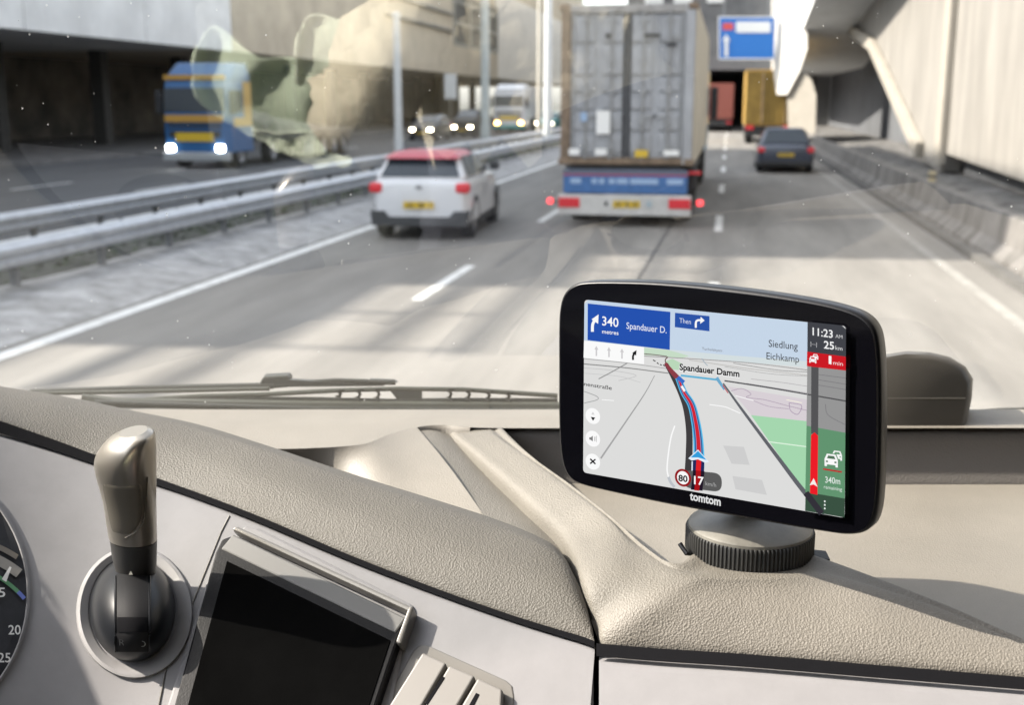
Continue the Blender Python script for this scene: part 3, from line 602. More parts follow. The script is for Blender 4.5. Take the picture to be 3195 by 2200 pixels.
for i, ((lx, ly), (ux, uy), lz, bw) in enumerate(RS):
    uz = (2.066, 2.0722, 2.070, 2.067, 2.064)[i] if i < 5 else {11: 2.060, 12: 2.055, 13: 2.048, 14: 2.044, 15: 2.040, 16: 2.036}.get(i, 2.062)
    lo = PZ(lx, ly, lz) if lz else PP(lx, ly, -.003); hi = PZ(ux, uy, uz)
    wd_ = (hi - lo).length
    if i < 5: nb, B_ = UP, ((.06, .005), (.42, .0055), (.90, .0035))
    else: nb, B_ = (UP * .8 - FW * .6).normalized(), ((.05, .0045), (.45, .0085), (.85, .0035))
    k = min(1, wd_ / .07) if i > 4 else (-.6, .15, .8, 1, 1)[i]
    k0.append(lo - UP * .008); k1.append(lo.lerp(hi, B_[0][0]) + nb * B_[0][1] * k); k2.append(lo.lerp(hi, B_[1][0]) + nb * B_[1][1] * k); k3.append(lo.lerp(hi, B_[2][0]) + nb * B_[2][1] * k); k4.append(hi)
    out = {4: FW * .6 + RT * .8, 5: FW * .8 + RT * .6, 6: FW * .95 + RT * .3}.get(i, FW * .4 + RT * .9 if i < 4 else FW).normalized()
    k4b.append(hi + out * bw * .22 - UP * .0006); k5.append(hi + out * bw - UP * .003); k6.append(hi + out * (bw + .006) - UP * .05)
part(MB().grid(loft([k0, k1, k2, k3, k4, k4b, k5, k6], 150, 52)), 'front_pad', ridgem, smooth=True, sharp=80)
# --- tray floor and back wall
TF = 2.034
tf_n = [PZ(x, y, TF) for x, y in ((1040, 1000), (1130, 1010), (1210, 1070), (1300, 1135), (1395, 1210), (1510, 1300), (1570, 1322), (1855, 1322), (1985, 1348), (2150, 1402), (2318, 1474), (2450, 1524), (2900, 1580), (3600, 1620)) ]
tf_f = [PZ(x, min(1097, y), TF) for x, y in ((1000, 985), (1080, 985), (1150, 1010), (1230, 1060), (1330, 1097), (1450, 1097), (1560, 1097), (1800, 1097), (1950, 1097), (2100, 1097), (2300, 1097), (2450, 1097), (3000, 1097), (4000, 1097))]
part(MB().grid([[a.lerp(c, t) for a, c in zip(tf_f, tf_n)] for t in (0, .5, 1)]), 'tray_floor', topm)
dB = (PZ(1500, 1095, TF) - CAM).dot(-RM.col[2])
def bw_(y, k, x0): return [P(x, y, dB * k) for x in [x0 + (4000 - x0) * i / 60 for i in range(61)]]
part(MB().grid([bw_(1100, 1.0, 1090), bw_(1092, 1.0, 1090), bw_(1084, 1.002, 1090), bw_(1000, 1.004, 1096), bw_(982, 1.004, 1100), bw_(974, 1.008, 1104), bw_(969, 1.018, 1108)]), 'tray_wall', trayw, smooth=True, sharp=80)
# --- flat top, running to the foot of the windscreen
near = [(-900, 960), (-300, 975), (400, 1010), (580, 1016), (700, 1015), (820, 1006), (880, 984), (935, 969), (1000, 962), (1110, 969), (1500, 969), (2000, 969), (4000, 969)]
np_ = spline([Vector((x, y, 0)) for x, y in near], 90); nr = [PZ(p.x, p.y, DT) for p in np_]
fr = [PZ(p.x, 927, DT) for p in np_]
part(MB().grid([nr, [a.lerp(c, .5) for a, c in zip(nr, fr)], fr, [p + FW * .012 - UP * .01 for p in fr], [p + FW * .014 - UP * .12 for p in fr]]), 'top_shelf', topm, smooth=True, sharp=60)
part(MB().grid([[p for p in nr[50:66]], [p - FW * .0025 - UP * .0022 for p in nr[50:66]], [p - FW * .003 - UP * .014 for p in nr[50:66]]]), 'shelf_lip', topm, smooth=True, sharp=80)
# --- recess behind the pad turning into the bright triangular facet, and the shaded strip beside the ridge
e0, e1 = 21, 53                  # the stretch of the shelf's near edge that the recess hangs from
tp = nr[e0:e1 + 1]; dw = spline([P(545, 1030, .785), P(660, 1075, .783), P(760, 1105, .768), PZ(850, 1118, 2.055), PZ(960, 1150, 2.053), PZ(1096, 1168, 2.055)], e1 - e0 + 1)
part(MB().grid([tp] + [[a.lerp(c, t) + UP * .0022 * math.sin(t * math.pi) for a, c in zip(tp, dw)] for t in (.04, .12, .25, .4, .6, .8, 1)]), 'recess', topm, smooth=True, sharp=50)
sa = [PZ(x, y, z) for x, y, z in ((925, 950, DT - .0015), (960, 996, 2.0695), (1020, 1072, 2.0625), (1092, 1164, 2.0555), (1180, 1222, 2.051), (1300, 1290, 2.045))]
sb = [PZ(x, y, z) for x, y, z in ((1000, 950, 2.0705), (1024, 985, 2.066), (1102, 1066, 2.057), (1194, 1155, 2.050), (1278, 1243, 2.044), (1330, 1330, 2.036))]
part(MB().grid(loft([sa, [a.lerp(c, .5) + UP * .001 for a, c in zip(sa, sb)], sb], 50, 10)), 'shaded_strip', ridgem, smooth=True, sharp=80)

part(MB().grid([[PZ(x, y, 2.0635) for x in (930, 1000, 1075)] for y in (948, 975, 1005)]), 'ridge_root', topm)
# --- gauge at the left edge
gc = (-262, 1345); ring = lambda r, n=72, o=.002: [PP(gc[0] + r * math.cos(k * 2 * math.pi / n), gc[1] + r * math.sin(k * 2 * math.pi / n), o) for k in range(n)]
gz = part(MB().rings([ring(330, o=-.004), ring(330, o=.0015), ring(325, o=.002), ring(322, o=.0012)], caps=False), 'gauge_bezel', panm, smooth=True)
gd = part(MB().add(ring(323, o=.0009), [tuple(range(72))]), 'gauge_dial', mat('dial_dark', (.02, .021, .024), .7, spec=.15, var=.2, vscale=60))
def arc(nm, r0, r1, a0, a1, m, o):
    n = 24; part(MB().grid([[PP(-124 + r * math.cos(a0 + (a1 - a0) * k / n), 1510 + r * math.sin(a0 + (a1 - a0) * k / n), o) for k in range(n + 1)] for r in (r0, r1)]), nm, m, gd)
arc('dial_ring', 258, 281, -1.5, -.90, mat('dial_silver', (.16, .15, .13), .5), .0026)
arc('green_band', 232, 241, -1.4, -.80, mat('dial_green', (.04, .16, .06), .5), .0028)
arc('blue_band', 232, 241, -.80, -.71, mat('dial_blue', (.05, .08, .30), .5), .0028)
arc('brown_arc', 291, 303, -1.5, -.99, mat('dial_brown', (.09, .075, .055), .5), .0026)  # brown arc of the dial face
dtx = mat('dial_white', (.45, .45, .44), .6)
for s, x, y, w_ in (('15', -18, 1352, 30), ('20', 19, 1437, 28), ('25', -4, 1500, 28)):
    O = PP(x, y, .0045); text_on('numeral', s, O, PP(x + w_, y, .0045) - O, (PP(x, y - 21, .0045) - O), dtx, gd, bold=.01)
part(MB().add([PP(x, y, .0046) for x, y in ((4, 1312), (14, 1318), (26, 1285), (22, 1283))], [(0, 1, 2, 3)]), 'tick', dtx, gd)

# --- built-in display
sur = [(524, 1232), (560, 1196), (590, 1202), (938, 1376), (944, 1392), (912, 1480), (880, 1690), (356, 1690), (470, 1330)]
part(MB().prism([PP(x, y, -.002) for x, y in sur], PN * .004), 'display_surround', panm, bevel=.002)
dis = part(MB().prism([PP(x, y, .001) for x, y in ((497, 1268), (512, 1236), (540, 1226), (905, 1405), (922, 1432), (905, 1478), (835, 1690), (385, 1690))], PN * .0075), 'display', dark_p, bevel=.0015)
part(MB().prism([PP(x, y, .0082) for x, y in ((515, 1272), (884, 1452), (806, 1690), (402, 1690))], PN * .0008), 'display_glass', scr_g, dis)
part(MB().prism([PP(x, y, .002) for x, y in ((534, 1214), (546, 1206), (944, 1391), (936, 1402))], PN * .008), 'display_lip', lipm, dis, bevel=.0015)
part(MB().prism([PP(x, y, .003) for x, y in ((508, 1256), (536, 1222), (926, 1412), (902, 1446))], PN * .0062), 'upper_bar', mat('bar_grey', (.085, .083, .078), .5), dis, bevel=.001)
part(MB().prism([PP(x, y, .0) for x, y in ((936, 1392), (946, 1394), (918, 1478), (906, 1474))], PN * .010), 'side_rail', lipm, dis, bevel=.001)
part(MB().tube([PP(519, 1168, .0003), PP(500, 1205, .0003), PP(450, 1330, .0003), PP(375, 1520, .0003), PP(340, 1690, .0003)], .0005, 6), 'panel_joint', lipm)
# --- switch bank
part(MB().prism([PP(x, y, -.001) for x, y in ((936, 1476), (950, 1464), (968, 1463), (1146, 1543), (1161, 1556), (1165, 1580), (1162, 1690), (820, 1690))], PN * .0015), 'switch_recess', lipm, bevel=.001)
swm = mat('switch_silver', (.15, .142, .13), .5)
for q, slot in (([(962, 1488), (1016, 1513), (920, 1680), (842, 1680)], [(1002, 1532), (1008, 1536), (968, 1598), (962, 1594)]), ([(1022, 1517), (1080, 1542), (1000, 1680), (926, 1680)], None), ([(1086, 1546), (1142, 1572), (1136, 1680), (1008, 1680)], [(1078, 1570), (1086, 1574), (1072, 1602), (1062, 1598)])):
    sw_ = part(MB().prism([PP(x, y, .0005) for x, y in q], PN * .0055), 'switch', swm, bevel=.0012, seg=3)
    if slot: part(MB().prism([PP(x, y, .0057) for x, y in slot], PN * .0006), 'indicator', seamm, sw_, bevel=.0002)
# smooth housing cover on the far right of the shelf
hood_m = mat('hood_grey', (.075, .068, .058), .4, var=.06, vscale=20)
hd = empty('sensor_cover', PZ(2050, 960, DT), label='grey rounded plastic cover on the dashboard behind the navigation device', cat='cover')
hp = [(1850, 972), (1855, 900), (1900, 840), (1985, 806), (2050, 795), (2105, 797), (2150, 808), (2186, 830), (2203, 858), (2200, 900), (2192, 940), (2187, 972)]
def hring(d, sx, sy): return [P(2040 + (x - 2040) * sx, 972 + (y - 972) * sy, d) for x, y in hp]
MB().rings([hring(.823, .90, .90), hring(.8245, .965, .965), hring(.832, 1.0, 1.0), hring(.862, 1.0, 1.0), hring(.868, .95, .94)]).build('shell', hood_m, hd, world=True, smooth=True, sharp=50)
MB().rings([[P(x, y, d) for x, y in ((1860, 903), (2000, 903), (2186, 903), (2185, 900), (2000, 900), (1860, 900))] for d in (.8225, .83)]).build('crease', mat('hood_light', (.16, .15, .13), .4), hd, world=True)

# ================================================================== GEAR LEVER
gl = empty('gear_lever', PP(300, 1385), label='champagne metal gear lever on a black dome in the silver panel', cat='gear lever')
ell = lambda cx, cy, rx, ry, o, n=48: [PP(cx + rx * math.cos(k * 2 * math.pi / n), cy + ry * math.sin(k * 2 * math.pi / n), o) for k in range(n)]
MB().rings([ell(305, 1388, 134, 152, -.001), ell(304, 1387, 130, 148, .0022), ell(303, 1385, 122, 141, .0028), ell(301, 1382, 102, 124, .0008), ell(301, 1382, 100, 122, -.002)], caps=False).build('bezel', mat('bezel_silver', (.21, .205, .205), .55, spec=.25), gl, world=True, smooth=True)
dm = mat('dome_black', (.008, .009, .011), .33, spec=.3)
MB().rings([ell(300, 1380, 98 * math.cos(a), 120 * math.cos(a), -.001 + .030 * math.sin(a)) for a in [i * math.pi / 2 / 12 * .985 for i in range(13)]]).build('dome', dm, gl, world=True, smooth=True, sharp=80)
def dome_pt(x, y, e=.0):
    u, v = (x - 300) / 98, (y - 1380) / 120; r = min(.98, math.hypot(u, v)); s = .030 * math.sqrt(1 - r * r); return PP(x * 1.0, y, s - .001 + e)
gp = MB().grid([[dome_pt(300 + sx * 37, y, .0006) for y in [1300 + 9.3 * i for i in range(20)]] for sx in (-1, -.5, 0, .5, 1)]).build('shift_gate', mat('gate_black', (.012, .012, .013), .6, spec=.1), gl, world=True, smooth=True)
MB().grid([[dome_pt(300 + sx * 35, y, .0010) for y in (1398, 1410, 1422, 1432)] for sx in (-1, -.5, 0, .5, 1)]).build('gate_slot', seamm, gp, world=True, smooth=True)
for sx in (-1, 1): MB().tube([dome_pt(300 + sx * 39, 1305 + 9 * i, .0008) for i in range(20)], .0006, 6).build('gate_edge', dm, gp, world=True, smooth=True)
O = dome_pt(270, 1462, .0016); text_on('gate_marks', 'R N D', O, dome_pt(330, 1466, .0016) - O, dome_pt(270, 1448, .0016) - O, mat('mark_grey', (.10, .10, .10), .6), gp, bold=.0)
knm = mat('champagne_metal', (.36, .33, .285), .30, metal=.75); inm = mat('inlay_metal', (.15, .136, .112), .42, metal=.5); clm = mat('collar_dark', (.028, .027, .026), .45)
def kring(cx, cy, rx, dep, rd, tilt=0, n=28):
    return [P(cx + rx * math.cos(k * 2 * math.pi / n), cy + tilt * math.cos(k * 2 * math.pi / n) + rd * .35 * F_PX / dep * math.sin(k * 2 * math.pi / n) * -1, dep + rd * math.sin(k * 2 * math.pi / n)) for k in range(n)]
dk = lambda y: .640 - (1300 - y) / 330 * .045
MB().rings([kring(308, 1296, 46, dk(1296) + .004, .011), kring(304, 1262, 51, dk(1262), .0125), kring(302, 1222, 54, dk(1222), .0135)]).build('collar', clm, gl, world=True, smooth=True)
secs = [(301, 1220, 55, .0138, 0), (297, 1180, 58, .0145, 0), (293, 1135, 61, .0152, 0), (288, 1098, 66, .0165, 0), (284, 1062, 70, .018, -4), (284, 1032, 70, .0178, -9), (290, 1006, 63, .0160, -12), (297, 988, 52, .013, -11), (302, 977, 32, .008, -7)]
rs = [kring(cx, cy, rx, dk(cy), rd, tl) for cx, cy, rx, rd, tl in secs]
rows = loft([list(c) + [c[0]] for c in rs], 57, 40)
kb_ = MB().grid(rows).build('knob', knm, gl, world=True, smooth=True, sharp=80)
MB().add(rs[-1], [tuple(range(28))]).build('knob_top', knm, gl, world=True, smooth=True)
# darker thumb inlay on the near face of the knob
def knob_front(x, y, e):
    best = None
    for cx, cy, rx, rd, tl in [secs[i] for i in range(6)]: pass
    yy = [s_[1] for s_ in secs]
    for i in range(len(secs) - 1):
        if secs[i][1] >= y >= secs[i + 1][1]:
            t = (secs[i][1] - y) / (secs[i][1] - secs[i + 1][1]); cx, cy, rx, rd = [secs[i][k] + (secs[i + 1][k] - secs[i][k]) * t for k in range(4)]
            u = max(-.97, min(.97, (x - cx) / rx)); s_ = math.sqrt(1 - u * u); d = dk(y)
            return P(x, y + rd * .35 * F_PX / d * s_, d - rd * s_ - e)
    return P(x, y, dk(y))
rows = []
for i in range(15):
    t = i / 14; y = 1068 + (1196 - 1068) * t; xl = 221 + 28 * t + 6 * t ** 8; xr = 331 - 6 * t - (12 * (1 - t) ** 8 + 46 * t ** 7)
    rows.append([knob_front(xl + (xr - xl) * j / 12, y, .0006 if 0 < j < 12 and 0 < i < 14 else -.0012) for j in range(13)])
MB().grid(rows).build('thumb_inlay', inm, kb_, world=True, smooth=True, sharp=80)
MB().tube([knob_front(334 - 6 * i / 12 - 44 * (i / 12) ** 7, 1062 + 136 * i / 12, .0004) for i in range(13)], .0004, 6).build('inlay_edge', inm, kb_, world=True, smooth=True)
MB().tube([P(341 + (3 if i > 3 else -i * 0), 985 + i * 24, dk(985 + i * 24) - .004) for i in range(9)], .0008, 6).build('side_seam', clm, kb_, world=True, smooth=True)
MB().add([P(x, y, dk(1290) - .0135) for x, y in ((291, 1302), (301, 1302), (296, 1293))], [(0, 1, 2)]).build('pointer', mat('pointer_white', (.5, .48, .4), .6), gl, world=True)

# ================================================================== NAVIGATION DEVICE
def rot_cam(a, b, g_): return Matrix.Rotation(a, 3, 'Y') @ Matrix.Rotation(b, 3, 'X') @ Matrix.Rotation(g_, 3, 'Z')
NR = RM @ rot_cam(-.655, .165, -.097); NN = NR.col[2].normalized(); NO = P(1620, 918, .582)
NU = NR.col[0]; NV = NR.col[1]
def GP(x, y, off=0): return plane_hit(x, y, NO, NN, off)
base = PZ(1695, 1246, 2.0605)
nav = empty('navigation_device', base, label='black navigation device showing a route map on a ribbed round mount', cat='navigation device')
hpx = [(1263, 850), (1263, 760), (1265, 705), (1274, 668), (1295, 646), (1335, 637), (1450, 637), (1550, 643), (1650, 653), (1750, 666), (1850, 683), (1915, 699), (1955, 717), (1979, 745), (1989, 790), (1993, 870), (1993, 980), (1990, 1100), (1983, 1165), (1965, 1200), (1925, 1212), (1850, 1203), (1700, 1178), (1600, 1160), (1500, 1141), (1400, 1119), (1325, 1101), (1292, 1086), (1275, 1060), (1266, 1010), (1263, 930)]
HO = spline([Vector((x, y, 0)) for x, y in hpx + [hpx[0]]], 121)[:-1]
hc = GP(1628, 923)
def hr(k, off, dk_=0): 
    out = []
    for p in HO:
        q = GP(p.x, p.y, 0); v = q - hc; l = v.length; out.append(hc + v * ((l - k) / l) + NN * off)
    return out
shell = mat('device_shell', (.007, .007, .008), .35, spec=.3, bump=.00004, bscale=1500); gloss = mat('device_glass', (.002, .002, .003), .06, spec=.18)
MB().rings([hr(.0016, .0002), hr(.0006, -.0004), hr(0, -.0022), hr(0, -.009), hr(.003, -.015), hr(.012, -.021)]).build('housing', shell, nav, world=True, smooth=True, sharp=60)
fg = MB().add(hr(.0018, .0004), [tuple(range(120))]).build('front_glass', gloss, nav, world=True)
LAY = [.0006]
def poly(name, pts, col, parent=None, lay=None):
    LAY[0] += .000025
    return MB().add([GP(x, y, LAY[0]) for x, y in pts], [tuple(range(len(pts)))]).build(name, screen_mat(*col), parent if parent is not None else scr, world=True)
def rrect(c, r=7, n=4):      # rounded corners for a quad
    out = []
    for i in range(4):
        p, a, b_ = Vector(c[i]), Vector(c[i - 1]), Vector(c[(i + 1) % 4]); u = p + (a - p).normalized() * r; v = p + (b_ - p).normalized() * r
        for k in range(n + 1):
            t = k / n; q = u * (1 - t) ** 2 + p * 2 * t * (1 - t) + v * t * t; out.append((q.x, q.y))
    return out
def line(name, pts, w, col, n=None):
    pp = spline([Vector((x, y, 0)) for x, y in pts], n or (len(pts) * 6 if len(pts) > 2 else 2)); ww = w if isinstance(w, tuple) else (w, w); L, R = [], []
    for i, p in enumerate(pp):
        t = (pp[min(i + 1, len(pp) - 1)] - pp[max(0, i - 1)]).normalized(); k = (ww[0] + (ww[1] - ww[0]) * i / (len(pp) - 1)) / 2; nrm = Vector((-t.y, t.x, 0)); L.append(p + nrm * k); R.append(p - nrm * k)
    LAY[0] += .000025
    return MB().grid([[GP(p.x, p.y, LAY[0]) for p in L], [GP(p.x, p.y, LAY[0]) for p in R]]).build(name, screen_mat(*col), scr, world=True)
def circ(name, cx, cy, rx, ry, col, n=28): return poly(name, [(cx + rx * math.cos(k * 2 * math.pi / n), cy + ry * math.sin(k * 2 * math.pi / n) + (cx * 0) + .16 * rx * math.cos(k * 2 * math.pi / n)) for k in range(n)], col)
def gtext(name, s, a, b_, h, col, bold=0.0, cap=.69, parent=None):
    LAY[0] += .000025
    O = GP(*a, LAY[0]); return text_on(name, s, O, GP(*b_, LAY[0]) - O, GP(a[0], a[1] - h, LAY[0]) - O, screen_mat(*col), parent if parent is not None else scr, bold=bold, cap=cap)
SCQ = [(1323, 678), (1915, 738), (1912, 1173), (1320, 1070)]
scr = None
scr = poly('screen', rrect(SCQ, 9), (221, 221, 220), nav)
K, Wt = (28, 28, 30), (250, 250, 250)
poly('sky_area', [(1332, 679), (1829, 729.5), (1829, 818), (1660, 805), (1520, 794), (1322, 775), (1323, 688)], (198, 214, 232))
poly('horizon_haze', [(1458, 786), (1660, 805), (1829, 818), (1829, 832), (1660, 818), (1458, 800)], (212, 222, 224))
poly('park_area', [(1456, 787), (1510, 792), (1530, 797), (1560, 806), (1540, 812), (1500, 806), (1457, 804)], (198, 220, 198))
poly('park_area', [(1506, 818), (1522, 812), (1545, 824), (1536, 838), (1520, 836)], (186, 216, 186))
poly('block_area', [(1648, 875), (1829, 905), (1829, 957), (1702, 941)], (216, 208, 214))
poly('green_area', [(1700, 940), (1829, 954), (1827, 1122), (1822, 1116)], (165, 215, 175))
poly('building_shade', [(1637, 1009), (1684, 1012), (1697, 1053), (1656, 1050)], (206, 206, 206)); poly('building_shade', [(1658, 1078), (1725, 1087), (1736, 1121), (1665, 1108)], (206, 206, 206))
for pts, w_, c_ in (([(1322, 812), (1420, 822), (1520, 836)], 1.6, (165, 165, 165)), ([(1458, 806), (1560, 812), (1700, 822), (1829, 838)], 2, (160, 158, 158)), ([(1560, 815), (1690, 834), (1829, 850)], 1.6, (185, 183, 180)),
                    ([(1660, 822), (1760, 838), (1829, 842)], 1.6, (150, 150, 150)), ([(1640, 830), (1740, 846), (1829, 852)], 1.3, (175, 175, 175)), ([(1700, 858), (1770, 866), (1829, 875)], 1.3, (175, 172, 175)), ([(1690, 868), (1829, 890)], 1.3, (180, 176, 180)), ([(1322, 833), (1380, 838), (1440, 850), (1400, 862)], 1.5, (195, 195, 195)), ([(1322, 845), (1400, 852), (1450, 866)], 1.3, (200, 200, 200)),
                    ([(1655, 885), (1680, 880), (1700, 892), (1690, 900), (1730, 905), (1780, 918), (1829, 930)], 1.5, (176, 160, 178)), ([(1700, 905), (1740, 920), (1786, 926)], 1.4, (178, 162, 180)), ([(1786, 912), (1814, 918), (1806, 938), (1790, 930), (1786, 912)], 1.4, (165, 145, 170)),
                    ([(1606, 916), (1640, 921), (1658, 928), (1676, 936)], 2.0, Wt), ([(1665, 896), (1706, 907)], 1.8, Wt), ([(1780, 905), (1815, 912)], 1.6, (250, 245, 225)), ([(1729, 999), (1760, 1003), (1829, 1012)], 2.2, (228, 246, 228)), ([(1362, 905), (1390, 907)], 1.6, Wt),
                    ([(1527.5, 964), (1519, 990), (1513, 1027), (1510, 1062), (1513, 1080)], 3.2, Wt), ([(1513, 1080), (1518, 1092), (1527, 1103)], 6, (190, 194, 200)),
                    ([(1322, 913), (1352, 905), (1350, 897), (1322, 886)], 1.8, (165, 165, 165)), ([(1420, 822), (1385, 842), (1355, 858)], 2.4, (150, 150, 150)), ([(1482, 850), (1459, 892), (1420, 950), (1360, 1038)], (1.6, 4), (165, 165, 165)),
                    ([(1458, 801), (1480, 803), (1510, 807)], 2.2, (120, 112, 108)), ([(1512, 808), (1506, 815), (1508, 824)], 2.4, (100, 80, 76)), ([(1322, 824), (1419, 833), (1513, 845)], 2.4, (140, 140, 140)), ([(1640, 862), (1730, 876), (1829, 893)], 3.2, (84, 84, 88)), ([(1589, 812), (1596, 822), (1602, 828)], 1.6, (150, 170, 185))):
    line('street', pts, w_, c_)
for i in range(5): line('dotted_street', [(1480 + i * 7 if i else 1478, 812 + (3, 9, 13, 14, 17)[i] * 1.0), (1484 + i * 7, 813 + (5, 11, 14, 16, 19)[i])], 2.4, (60, 60, 60))
line('side_road', [(1637, 868), (1680, 928), (1752, 1024), (1823, 1117), (1868, 1176 - 14)], (3.5, 13), (98, 100, 106))
line('side_route', [(1541, 850), (1625, 860)], 4.5, (96, 178, 214)); line('side_route', [(1622, 855), (1640, 882)], (8, 5), (110, 170, 205)); line('side_route', [(1636, 872), (1648, 890)], 2, (190, 60, 80))
line('main_road', [(1508, 824), (1523, 852), (1540, 888), (1553, 926), (1560, 976), (1560, 1027), (1558, 1072)], (9, 17), (64, 62, 64))
line('approach_jam', [(1506, 822), (1518, 838), (1534, 856)], (7, 12), (140, 62, 72))
for w_, c_ in (((13, 27), (88, 190, 236)), ((9, 20), (58, 92, 150)), ((6, 14), (96, 150, 200)), ((3.5, 11), (214, 38, 52))):
    line('route', [(1535, 855), (1548, 888), (1565, 916), (1574, 951), (1580, 990), (1582, 1030), (1581, 1060)], w_, c_)
line('junction', [(1534, 854), (1548, 866)], 9, (60, 110, 200)); line('junction', [(1543, 874), (1550, 886)], 5, Wt)
line('road_ahead', [(1581, 1040), (1580, 1075), (1577, 1110)], 27, (34, 42, 92)); line('lane_line', [(1567, 1045), (1566, 1075), (1562, 1108)], 3, (220, 226, 240)); line('route_ahead', [(1582, 1040), (1580, 1075), (1577, 1111)], 11, (226, 34, 40))
poly('position_arrow', [(1558, 1038), (1580, 1018), (1605, 1046), (1596, 1048), (1580, 1040), (1566, 1043)], (228, 240, 250)); poly('position_arrow', [(1563, 1036), (1580, 1021), (1600, 1042), (1580, 1036)], (52, 158, 220))
poly('speed_pill', rrect([(1546, 1064), (1634, 1072), (1634, 1115), (1546, 1104)], 20, 6), (92, 92, 92)); line('pill_road', [(1582, 1066), (1580, 1085), (1577, 1110)], 26, (34, 24, 40)); line('pill_route', [(1581, 1066), (1580, 1085), (1577, 1111)], 11, (170, 20, 26))
circ('speed_limit', 1546, 1082, 18.5, 20, (150, 24, 30)); circ('speed_limit_face', 1546, 1082, 13.5, 15, Wt); gtext('speed_limit_number', '80', (1535.5, 1089), (1556.5, 1092), 14, K, .03)
gtext('speed_number', '17', (1571, 1096), (1593, 1099), 18, Wt, .02); gtext('speed_unit', 'km/h', (1597, 1099), (1621, 1103), 9, (170, 170, 170))
gtext('street_name_halo', 'Spandauer Damm', (1537, 838.5), (1674.5, 854.5), 14.5, Wt, .07); gtext('street_name', 'Spandauer Damm', (1538, 837.5), (1674, 853.5), 14, K, .034)
gtext('district_name', 'Siedlung', (1740, 785), (1806, 792), 16, (70, 74, 80), .005); gtext('district_name', 'Eichkamp', (1735, 813), (1809, 821), 15.5, (80, 84, 88), .005)
gtext('small_street_name', 'Tucholskystr.', (1589, 792), (1637, 797), 6, (120, 120, 124)); gtext('small_street_name', 'nenstraße', (1322, 873), (1385, 883), 8.5, (70, 70, 70), .01)
# instruction panel
poly('instruction_panel', [(1330.5, 687), (1517.5, 706), (1516, 792), (1330, 770)], (38, 82, 176)); poly('next_panel', [(1528, 708), (1606, 715.5), (1606, 750), (1527.5, 740.5)], (44, 84, 168))
line('turn_arrow', [(1341, 751), (1341.5, 735), (1346, 725)], 6.5, Wt, 8); poly('turn_arrow', [(1339, 723), (1355, 711.5), (1354, 733)], Wt)
gtext('distance', '340', (1363, 736), (1400, 740.5), 20, Wt, .012); gtext('distance_unit', 'metres', (1363, 754.5), (1400, 758.5), 9, Wt, .008); gtext('next_street', 'Spandauer D.', (1418, 744), (1509, 754.5), 14.5, (226, 232, 246), .006)
gtext('then_word', 'Then', (1538, 730.5), (1564, 734), 11, (214, 222, 240)); line('then_arrow', [(1575, 742), (1575.5, 729), (1580, 725), (1588, 725)], 4.6, Wt, 12); poly('then_arrow', [(1586, 717), (1595, 725.5), (1585, 733)], Wt)
poly('lane_strip', [(1322, 771), (1458, 786), (1458, 824.5), (1321, 810)], Wt)
for x, y in ((1350, 796), (1378.5, 798.5), (1408, 802)): line('lane_arrow', [(x, y + 10), (x, y - 6)], 3.4, (205, 203, 205)); poly('lane_arrow', [(x - 4.5, y - 5), (x, y - 13), (x + 4.5, y - 4)], (205, 203, 205))
line('active_lane_arrow', [(1433, 815), (1433, 806), (1436.5, 799)], 4.6, K, 8); poly('active_lane_arrow', [(1431, 799), (1441, 792.5), (1440, 805)], K)
# side bar
poly('bar_top', [(1828, 728.5), (1905, 736.5), (1915, 745), (1914.5, 808), (1827.5, 797)], (66, 68, 74)); poly('bar_body', [(1827.5, 826), (1914.5, 838), (1913.5, 985), (1825.5, 967)], (150, 150, 150)); poly('bar_green', [(1825.8, 964), (1913.6, 980), (1912, 1131), (1823, 1114)], (98, 148, 112)); poly('bar_foot', [(1823.5, 1114), (1912.3, 1129), (1911.5, 1172), (1822.5, 1157)], (58, 82, 66))
line('bar_road', [(1824, 1116), (1860, 1163)], 14, (52, 50, 58)); line('bar_street', [(1828, 893), (1914, 908)], 3.2, (82, 82, 84))
for pts in ([(1853, 848), (1914, 856)], [(1853, 860), (1914, 870)], [(1853, 872), (1914, 882)], [(1868, 915), (1875, 940), (1914, 962)]): line('bar_street', pts, 1.4, (122, 120, 124))
poly('traffic_strip', [(1836.5, 830), (1853, 832), (1852, 985), (1836, 982)], (84, 84, 86)); poly('traffic_jam', [(1836, 985), (1844, 979), (1852, 987), (1850.5, 1121), (1833.5, 1117)], (236, 30, 40))
poly('strip_arrow', [(1832.5, 1099), (1842, 1083), (1851, 1103), (1842, 1097)], (246, 240, 236)); poly('delay_row', [(1827, 796), (1914.5, 807.5), (1914.5, 839), (1826.5, 829)], (204, 28, 38))
gtext('arrival_time', '11:23', (1839.5, 758.5), (1885, 765), 17, Wt, .012); gtext('arrival_suffix', 'AM', (1891, 764.5), (1907, 767), 8, (214, 214, 214)); gtext('remaining_distance', '25', (1865, 788.5), (1888, 791.5), 17, Wt, .012); gtext('remaining_unit', 'km', (1891, 791.5), (1907, 794), 9, (226, 226, 226)); gtext('distance_icon', '|–|', (1835, 782), (1849, 784), 9, (186, 186, 188)); gtext('delay', '1', (1876, 823.5), (1882, 824.5), 18, Wt, .015); gtext('delay_unit', 'min', (1886, 825.5), (1908, 828.5), 9, (252, 226, 226))
